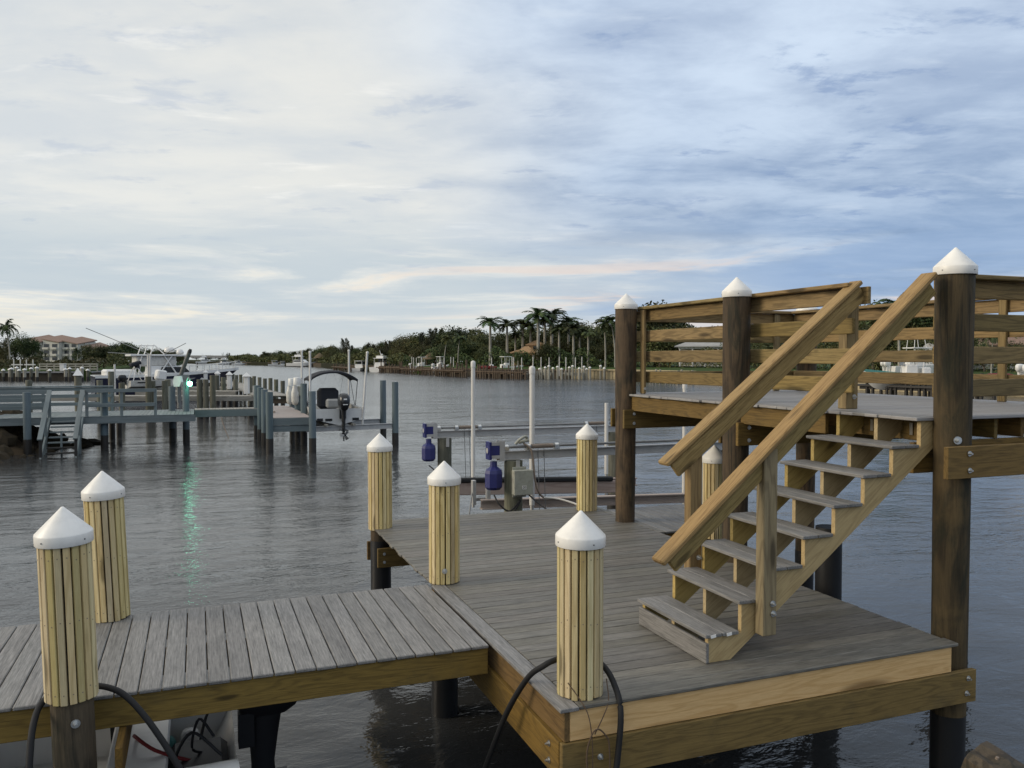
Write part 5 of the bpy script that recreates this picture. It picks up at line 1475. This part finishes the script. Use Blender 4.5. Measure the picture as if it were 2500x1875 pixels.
# tan house among the palms
th = thing('tan_house', 'tan stucco house with tiled roofs and columned portico among palms', 'house', tuple(at(1290, 166, .7)))
hb = at(1290, 166, .7); rzh = -PHI - R(8); Fh = lambda q: Matrix.Rotation(rzh, 3, 'Z') @ Vector(q)
def blk(c, w, d_, h, rh, nm='wall', mat='stucco_tan'):
    mkobj(nm, cbox_mesh(w, d_, h, .03).copy(), M[mat], th, Matrix.Translation(hb + Fh(c) + Vector((0, 0, h / 2))) @ Matrix.Rotation(rzh, 4, 'Z'))
    mb = MB(); hip(mb, hb + Fh(c), w, d_, h, rh, rzh, .5); mb.build('roof', M['roof_tan'], th, fix=True)
blk((-.4, 2, 0), 5.4, 6, 2.7, 1.1); blk((1.2, 3.5, 0), 3.0, 3.0, 4.3, .9)
mb = MB(); hip(mb, hb + Fh((-.1, -2.2, 0)), 3.4, 2.6, 2.7, 1.2, rzh, .3); mb.build('portico_roof', M['roof_tan'], th, fix=True)
mkobj('portico_beam', cbox_mesh(3.5, 2.7, .45, .02).copy(), M['stucco_tan'], th, Matrix.Translation(hb + Fh((-.1, -2.2, 2.35))) @ Matrix.Rotation(rzh, 4, 'Z'))
for xx in (-1.6, 1.4):
    p = hb + Fh((xx, -3.3, 0)); MB().lathe([(.32, 0), (.32, .15), (.22, .25), (.20, 2.0), (.30, 2.15), (.30, 2.2)], p, 10).build('column', M['stucco'], th)
window_part(th, hb + Fh((-.1, -.98, 1.2)), 1.4, 2.0, rzh, frame='stucco_tan')
window_part(th, hb + Fh((-2.3, -.98, 1.5)), .8, 1.1, rzh, frame='stucco_tan'); window_part(th, hb + Fh((1.2, 1.98, 3.6)), .9, .8, rzh, frame='stucco_tan')
tree(BROAD, 1332, 158, 838, 'bushy tree hiding the right side of the tan house', 'trees by the tan house', wide=1.2)
tree(BROAD, 1268, 160, 856, 'low tree hiding the left side of the tan house', 'trees by the tan house', wide=1.2)
# white verandah house seen through the railing
vh = thing('verandah_house', 'white house with columned verandah seen through the left railing', 'house', tuple(at(1725, 140, .8)))
hb2 = at(1725, 142, .8); rz2 = -PHI - R(20); F2 = lambda q: Matrix.Rotation(rz2, 3, 'Z') @ Vector(q)
mkobj('wall', cbox_mesh(9, 5, 3.4, .03).copy(), M['stucco'], vh, Matrix.Translation(hb2 + F2((0, 2.5, 1.7))) @ Matrix.Rotation(rz2, 4, 'Z'))
mb = MB(); hip(mb, hb2 + F2((0, 1.6, 0)), 9, 7.2, 3.5, 1.7, rz2, .6); mb.build('roof', M['concrete'], vh, fix=True)
mkobj('verandah_beam', cbox_mesh(9.2, .4, .35, .02).copy(), M['gelcoat'], vh, Matrix.Translation(hb2 + F2((0, -1.8, 3.2))) @ Matrix.Rotation(rz2, 4, 'Z'))
for k in range(5):
    p = hb2 + F2((-4.3 + k * 2.15, -1.8, 0)); MB().cyl((p.x, p.y, .8), (p.x, p.y, 3.9), .16, .15, 10).build('column', M['gelcoat'], vh)
for xx in (-3, 0, 3): window_part(vh, hb2 + F2((xx, -.1, 1.6)), 1.5, 1.9, rz2)
# pale house at the right edge
ph_ = thing('pale_house', 'pale house behind the front railing at the right edge', 'house', tuple(at(2440, 108, .8)))
hb3 = at(2440, 108, .8); rz3 = -PHI - R(28); F3 = lambda q: Matrix.Rotation(rz3, 3, 'Z') @ Vector(q)
mkobj('wall', cbox_mesh(9, 6, 3.2, .03).copy(), M['stucco'], ph_, Matrix.Translation(hb3 + F3((0, 0, 1.6))) @ Matrix.Rotation(rz3, 4, 'Z'))
mb = MB(); hip(mb, hb3, 9, 6, 3.2, 1.6, rz3, .6); mb.build('roof', M['roof_tile'], ph_, fix=True)
for xx in (-2.6, 0.2, 2.9): window_part(ph_, hb3 + F3((xx, -2.98, 1.6)), 1.3, 1.4, rz3)
for (px, d, s, lab) in ((781, 337, 1.0, 'thatched hut on the far right bank beside the motor yacht'), (1009, 212, .8, 'thatched hut above the small white boat'), (1052, 195, .8, 'thatched hut half hidden by trees left of the palms')):
    t = thing('thatched_hut', lab, 'hut', tuple(at(px, d, .3)), 'thatched huts on the right bank'); p = at(px, d, .3)
    MB().lathe([(2.6 * s, 2.1 * s), (2.3 * s, 2.5 * s), (1.2 * s, 3.5 * s), (.1, 4.3 * s)], p, 10).build('roof', M['thatch'], t)
    for k in range(4):
        a = k * 1.571 + .5; q = p + Vector((math.cos(a), math.sin(a), 0)) * 1.7 * s
        MB().cyl(q, q + Vector((0, 0, 2.4 * s)), .12, .12, 6).build('post', M['far_wood'], t)
# bridge
br = thing('road_bridge', 'low concrete road bridge at the far end of the channel', 'bridge', tuple(at(505, 720)))
board('span', M['concrete'], br, at(380, 730, 4.0), at(575, 715, 3.6), 8, 1.1)
board('parapet', M['concrete'], br, at(380, 725.6, 4.9), at(575, 710.6, 4.5), .3, .8)
for px in (420, 448, 470, 492, 515, 537, 558):
    board('pier', M['concrete'], br, at(px, 722, WATER - 1), at(px, 722, 3.6), 1.8 if px != 515 else 7, 1.8)

# ================================================================== boats farther off
def box_part(t, name, c, size, mat, ch=.05, ry=0.0):
    return mkobj(name, cbox_mesh(*size, ch).copy(), M[mat], t, Matrix.Translation(c) @ Matrix.Rotation(ry, 4, 'Y'))
def wedge(t, name, x0, x1, y, z0, z1, f0, f1, mat, taper=.85):
    """cabin: bottom from x0 to x1, top shifted by f0 at the back and f1 at the front"""
    y2 = y * taper
    MB().hexa([(x0, -y, z0), (x1, -y, z0), (x1, y, z0), (x0, y, z0), (x0 + f0, -y2, z1), (x1 + f1, -y2, z1), (x1 + f1, y2, z1), (x0 + f0, y2, z1)]).build(name, M[mat], t, fix=True)
def poles(t, name, segs, r, mat='gelcoat', n=6):
    for s_ in segs: MB().tube(s_, r, n).build(name, M[mat], t)
# navy sport fishing yacht, stern to the left
ny = thing('sport_yacht', 'navy hulled sport fishing yacht with white tower at the marina', 'boat', (0, 0, 0))
hull(12.0, 4.0, 2.5, 'hull', ny, M['navy'], M['navy'], M['gelcoat'], stern=.86, sheer=.24, rake=.14, flare=.25)
hf, sz_ = (lambda t: 0), None
mb = MB()
for sg in (1, -1):
    rows0, rows1 = [], []
    for i in range(23):
        t_ = i / 22; b = 2.0 * (.86 + .14 * min(1, t_ / .45)); b *= max(0, 1 - ((t_ - .45) / .55) ** 2) if t_ > .45 else 1
        z = 2.5 * (1 + .24 * t_ * t_)
        rows0.append((12.0 * t_, sg * (b + .03), z - .16)); rows1.append((12.0 * t_, sg * (b + .03), z + .08))
    mb.grid([rows0, rows1] if sg > 0 else [rows1, rows0], True)
mb.build('sheer_band', M['gelcoat'], ny)
wedge(ny, 'cabin', 4.0, 9.6, 1.6, 1.85, 2.75, .2, -2.3, 'gelcoat'); wedge(ny, 'cabin_window', 4.1, 7.6, 1.42, 2.3, 3.35, .3, -1.0, 'gelcoat'); wedge(ny, 'windscreen', 5.0, 7.55, 1.35, 2.75, 3.25, .2, -.5, 'glass_dark', 1.02)
box_part(ny, 'hardtop', (5.0, 0, 4.25), (4.6, 3.0, .16), 'gelcoat'); box_part(ny, 'enclosure', (4.8, 0, 3.75), (3.2, 2.5, .9), 'gelcoat_dirty', .1)
poles(ny, 'tower_leg', [[(3.2, s_ * 1.5, 1.9), (3.6, s_ * 1.4, 4.2)] for s_ in (1, -1)] + [[(6.6, s_ * 1.4, 2.3), (5.4, s_ * 1.35, 4.2)] for s_ in (1, -1)] + [[(4.6, s_ * 1.45, 2.0), (6.0, s_ * 1.4, 4.2)] for s_ in (1, -1)], .06)
poles(ny, 'outrigger', [[(4.8, 1.4, 4.3), (-.2, 2.6, 6.6)], [(5.3, -1.4, 4.3), (7.0, -2.2, 5.3)], [(4.4, 1.4, 4.3), (1.4, 1.8, 4.5)]], .028, 'canvas_grey')
poles(ny, 'rod_rack', [[(3.6 + .5 * k, .6, 4.3), (3.9 + .5 * k, .6, 5.2)] for k in range(3)] + [[(3.7, .6, 5.1), (5.0, .6, 5.1)], [(5.0, .6, 5.1), (5.8, .6, 4.3)]], .05)
MB().lathe([(.0005, 0), (.42, .05), (.45, .25), (.36, .42), (.0005, .46)], (6.0, -.3, 4.5), 14).build('radar_dome', M['gelcoat'], ny)
MB().lathe([(.0005, 0), (.30, .05), (.32, .2), (.2, .42), (.0005, .5)], (7.0, .3, 4.35), 12).build('satellite_dome', M['gelcoat'], ny)
box_part(ny, 'cockpit_cover', (2.0, 0, 2.75), (2.4, 2.8, .6), 'gelcoat', .15)
poles(ny, 'bow_rail', [[(7.4 + k * .6, s_ * (1.55 - .17 * k), 2.75 + .03 * k), (7.4 + k * .6, s_ * (1.50 - .17 * k), 3.3 + .05 * k)] for k in range(8) for s_ in (1, -1)] + [[(7.4, s_ * 1.5, 3.3), (9.4, s_ * 1.0, 3.45), (11.8, s_ * .25, 3.7)] for s_ in (1, -1)], .025, 'steel')
ny.location = tuple(at(226, 69, WATER - .6)); ny.rotation_euler = (0, 0, -PHI + R(33))
# second white boat behind the yacht
wb = thing('white_cruiser', 'white cruiser with hardtop half hidden behind the navy yacht', 'boat', (0, 0, 0), 'white cruisers')
hull(10, 3.4, 1.5, 'hull', wb, M['gelcoat'], M['teal_dark'], M['gelcoat'], sheer=.35)
wedge(wb, 'cabin', 2.5, 7.0, 1.3, 1.6, 2.6, .2, -1.6, 'gelcoat'); wedge(wb, 'windscreen', 3.0, 5.7, 1.15, 2.55, 3.0, .1, -.3, 'glass_dark'); box_part(wb, 'hardtop', (3.6, 0, 3.5), (3.4, 2.4, .14), 'gelcoat')
poles(wb, 'tower_leg', [[(2.2, s_ * 1.1, 1.6), (2.4, s_ * 1.1, 3.5)] for s_ in (1, -1)] + [[(5.6, s_ * 1.1, 2.6), (4.8, s_ * 1.1, 3.5)] for s_ in (1, -1)], .06)
poles(wb, 'bow_rail', [[(6.5, s_ * 1.3, 2.4), (8.5, s_ * .75, 2.7), (9.8, s_ * .1, 2.85)] for s_ in (1, -1)], .03, 'steel')
wb.location = tuple(at(300, 88, WATER - .5)); wb.rotation_euler = (0, 0, -PHI + R(20))
# small grey flats skiff on a lift before the yacht
fs = thing('flats_skiff', 'small white and grey flats skiff with poling tower on a marina lift', 'boat', (0, 0, 0))
hull(5.2, 1.9, .62, 'hull', fs, M['gelcoat_dirty'], M['canvas_grey'], M['canvas_grey'], stern=.9, deck_drop=.08)
box_part(fs, 'console', (2.5, 0, 1.0), (.7, .7, .75), 'gelcoat', .1, .15); box_part(fs, 'seat', (1.6, 0, .85), (.4, .6, .5), 'gelcoat', .08)
poles(fs, 'poling_tower', [[(.3, s_ * .5, .6), (.6, s_ * .3, 1.55)] for s_ in (1, -1)] + [[(1.3, s_ * .5, .6), (.7, s_ * .3, 1.55)] for s_ in (1, -1)], .03)
box_part(fs, 'folded_top', (.65, 0, 1.85), (.75, .55, .28), 'canvas_dark', .1, -.3); box_part(fs, 'folded_top_strut', (.8, 0, 1.62), (.25, .4, .35), 'canvas_dark', .08)
box_part(fs, 'side_stripe', (1.0, -.905, .50), (1.1, .012, .085), 'black', .003)
outboard(fs, -.02, 0, .6, .8, 'gloss_black')
fs.location = tuple(at(308, 60, -.12)); fs.rotation_euler = (0, 0, -PHI + R(46))
fl = thing('boat_lift', 'grey boat lift with white poles under the small flats skiff', 'boat lift', tuple(at(350, 61)))
for (px, d) in ((326, 61.0), (378, 63.2)): board('cradle_beam', M['far_wood'], fl, at(px - 22, d, -.22), at(px + 22, d, -.22), .25, .2)
for (px, zt) in ((280, 1.7), (362, 2.35), (367, 2.35)): MB().cyl(at(px, 59.5, -1), at(px, 59.5, zt), .07, .07, 8).build('pole', M['pvc'], fl)
board('pole_crossbar', M['pvc'], fl, at(358, 59.5, 2.38), at(372, 59.5, 2.38), .12, .10)
# generic builders for the far shore boats
def console_boat(label, px, d, z, rot, L=7.0, side='gelcoat', bot='gelcoat_dirty', top=True, engines=2, emat='gelcoat', tower=False, grp='centre console boats'):
    t = thing('console_boat', label, 'boat', (0, 0, 0), grp)
    hull(L, L * .34, L * .16, 'hull', t, M[side], M[bot], M['gelcoat'], sheer=.45, deck_drop=.25, chine_h=.42)
    z0 = L * .16
    box_part(t, 'console', (L * .42, 0, z0 + .35), (L * .12, L * .13, 1.1), 'gelcoat', .1)
    box_part(t, 'console_window', (L * .49, 0, z0 + 1.05), (.08, L * .12, .5), 'glass_dark', .02, -.3)
    box_part(t, 'seat', (L * .28, 0, z0 + .25), (L * .08, L * .14, .8), 'gelcoat', .1)
    if top:
        box_part(t, 't_top', (L * .40, 0, z0 + 2.05), (L * .27, L * .24, .12), 'gelcoat', .05)
        poles(t, 'top_leg', [[(L * q, s_ * L * .09, z0), (L * q2, s_ * L * .09, z0 + 2.0)] for (q, q2) in ((.33, .31), (.48, .46)) for s_ in (1, -1)], .035)
    if tower:
        box_part(t, 'tower_top', (L * .38, 0, z0 + 3.6), (L * .2, L * .2, .10), 'gelcoat', .04)
        poles(t, 'tower_leg', [[(L * q, s_ * L * .1, z0), (L * q2, s_ * L * .07, z0 + 3.6)] for (q, q2) in ((.28, .32), (.52, .44)) for s_ in (1, -1)], .04)
        poles(t, 'bow_rail', [[(L * .6, s_ * L * .14, z0 * 1.2), (L * .95, s_ * L * .03, z0 * 1.6)] for s_ in (1, -1)], .03)
    for k in range(engines):
        outboard(t, -.05, (k - (engines - 1) / 2) * .62, z0, 1.1, emat, band=False)
    t.location = tuple(at(px, d, z)); t.rotation_euler = (0, 0, rot)
    return t
def cruiser(label, px, d, rot, L=9.0, fly=False, side='gelcoat'):
    t = thing('white_cruiser', label, 'boat', (0, 0, 0), 'white cruisers')
    hull(L, L * .33, L * .15, 'hull', t, M[side], M['gelcoat_dirty'], M['gelcoat'], sheer=.35)
    z0 = L * .15
    wedge(t, 'cabin', L * .25, L * .72, L * .135, z0 * 1.02, z0 + L * .115, .1, -L * .15, 'gelcoat')
    wedge(t, 'cabin_window', L * .27, L * .62, L * .137, z0 + L * .05, z0 + L * .095, .05, -L * .05, 'glass_dark', .93)
    box_part(t, 'hardtop', (L * .36, 0, z0 + L * .215), (L * .34, L * .25, .14), 'gelcoat', .05)
    wedge(t, 'windscreen', L * .42, L * .53, L * .12, z0 + L * .11, z0 + L * .21, .0, -L * .05, 'glass_dark')
    poles(t, 'top_leg', [[(L * .22, s_ * L * .115, z0), (L * .22, s_ * L * .115, z0 + L * .21)] for s_ in (1, -1)], .06)
    if fly:
        wedge(t, 'flybridge', L * .27, L * .50, L * .10, z0 + L * .215, z0 + L * .28, .1, -.3, 'gelcoat')
        poles(t, 'mast', [[(L * .36, 0, z0 + L * .28), (L * .28, 0, z0 + L * .40)]], .10)
        MB().lathe([(.0005, 0), (.3, .05), (.3, .25), (.0005, .45)], (L * .40, 0, z0 + L * .285), 10).build('dome', M['gelcoat'], t)
    poles(t, 'bow_rail', [[(L * .6, s_ * L * .14, z0 * 1.8), (L * .8, s_ * L * .10, z0 * 1.95), (L * .97, s_ * L * .01, z0 * 2.0)] for s_ in (1, -1)], .03, 'steel')
    t.location = tuple(at(px, d, WATER - .35)); t.rotation_euler = (0, 0, rot)
    return t
cruiser('white motor yacht with flybridge moored on the far right bank', 703, 346, -PHI + R(-10), 12.6, True)
cruiser('white cruiser seen from astern at the dark docks, left of two', 869, 222, -PHI + R(80), 8.5)
cruiser('white cruiser seen from astern at the dark docks, right of two', 914, 208, -PHI + R(72), 10.5, True)
cruiser('white yacht near the bridge at the end of the channel', 478, 520, -PHI + R(20), 13, True)
cruiser('small white yacht right of the bridge trees', 530, 470, -PHI + R(35), 9, True)
cruiser('small white boat moored along the far wood, leftmost', 566, 440, -PHI + R(10), 8)
cruiser('small white boat moored along the far wood, middle', 655, 388, -PHI + R(12), 8)
cruiser('small white boat moored along the far wood, right by the motor yacht', 676, 378, -PHI + R(15), 7)
console_boat('pale green boat with blue bottom raised on a lift before the palms', 1205, 152, -.62, -PHI + R(32), 6.6, 'pale_green', 'teal_dark', engines=1)
console_boat('small white boat on a lift left of the white guide pole', 1006, 188, -.55, -PHI + R(30), 6.2, 'gelcoat', 'gelcoat_dirty', engines=1, top=True)
console_boat('small white boat behind the reddish dock', 1060, 172, -.4, -PHI + R(60), 5.5, engines=1)
console_boat('white sport boat with tower seen between the stair handrails', 2170, 92, -.10, -PHI + R(8), 8.5, tower=True, engines=2)
console_boat('aqua hulled boat with white bow seen under the near handrail', 2330, 74, -.75, -PHI + R(172), 9.0, 'teal', 'gelcoat', engines=2)
console_boat('white boat with four white outboards at the right edge', 2525, 66, -.55, -PHI + R(20), 10.0, engines=4)
# lift frame over the sport boat, round tank
t = thing('water_tank', 'white round tank end behind the thick front piling', 'tank', tuple(at(2265, 104, 1)))
MB().cyl(at(2268, 103, 3.3), at(2268, 106, 3.3), .75, .75, 20).build('drum', M['gelcoat'], t)
for q in (-.4, .4): MB().cyl(at(2268, 104, .6) + RGT * q, at(2268, 104, 2.7) + RGT * q, .07, .07, 6).build('leg', M['gelcoat'], t)
for (px, d, ln, col, lab) in ((2440, 72, 3.0, 'red', 'red kayak lying on the shore behind the four outboards'), (1190, 149, 3.5, 'red', 'red kayak on the dock left of the pale green boat')):
    t = thing('kayak', lab, 'kayak', tuple(at(px, d, .5)), 'red kayaks')
    c = at(px, d, .55)
    MB().tube([c - RGT * ln / 2, c - RGT * ln * .3, c, c + RGT * ln * .3, c + RGT * ln / 2], lambda q: .32 * math.sin(math.pi * (.06 + .88 * q)) ** .6, 10).build('hull', M[col], t)
    MB().lathe([(.30, 0), (.24, .06)], c + Vector((0, 0, .26)), 10).build('cockpit_rim', M['black'], t)

# ================================================================== rocky shore under the blue pier at the left
rgr = np.random.default_rng(4)
mb = MB(); rows = []
for j in range(34):
    row = []
    for i in range(46):
        x = -22 + i * .42; y = 25.5 + j * .38
        edge = -6.3 + max(0, (y - 31)) * .42 - max(0, y - 36.3) * 2.4
        dd = edge - x
        z = WATER - .5 + min(1.75, max(0, dd) * .55 + .25)
        z += (math.sin(x * 3.1 + y * 1.7) + math.sin(x * 1.3 - y * 4.1)) * .09 + random.uniform(-.10, .10)
        if dd < -1: z = WATER - 1
        row.append((x, y, z))
    rows.append(row)
tag(mb.grid(rows, False).build('shore_ground', M['soil'], None, fix=True), 'low muddy shore below the left end of the blue pier', None, None, 'structure')
rockm = []
for k in range(6):
    bm = bmesh.new(); bmesh.ops.create_icosphere(bm, subdivisions=2, radius=1)
    rr = random.Random(900 + k)
    for v in bm.verts: v.co *= 1 + rr.uniform(-.22, .22); v.co.z *= .7
    me = bpy.data.meshes.new('rock'); bm.to_mesh(me); bm.free(); me.materials.append(M['rock']); rockm.append(me)
rr = random.Random(77)
for k in range(70):
    y = rr.uniform(27.5, 37.5); edge = -6.3 + max(0, (y - 31)) * .42 - max(0, y - 36.3) * 2.4
    x = edge - rr.uniform(-.5, 3.2)
    o = bpy.data.objects.new('shore_rock', rockm[k % 6]); COL.objects.link(o)
    z = WATER - .25 + min(1.5, max(0, edge - x) * .5)
    o.location = (x, y, z); s = rr.uniform(.25, .6); o.scale = (s, s, s); o.rotation_euler = (rr.random() * 6, rr.random() * 6, rr.random() * 6)
    tag(o, 'brown rock on the shore under the left end of the blue pier', 'rock', 'shore rocks under the blue pier')
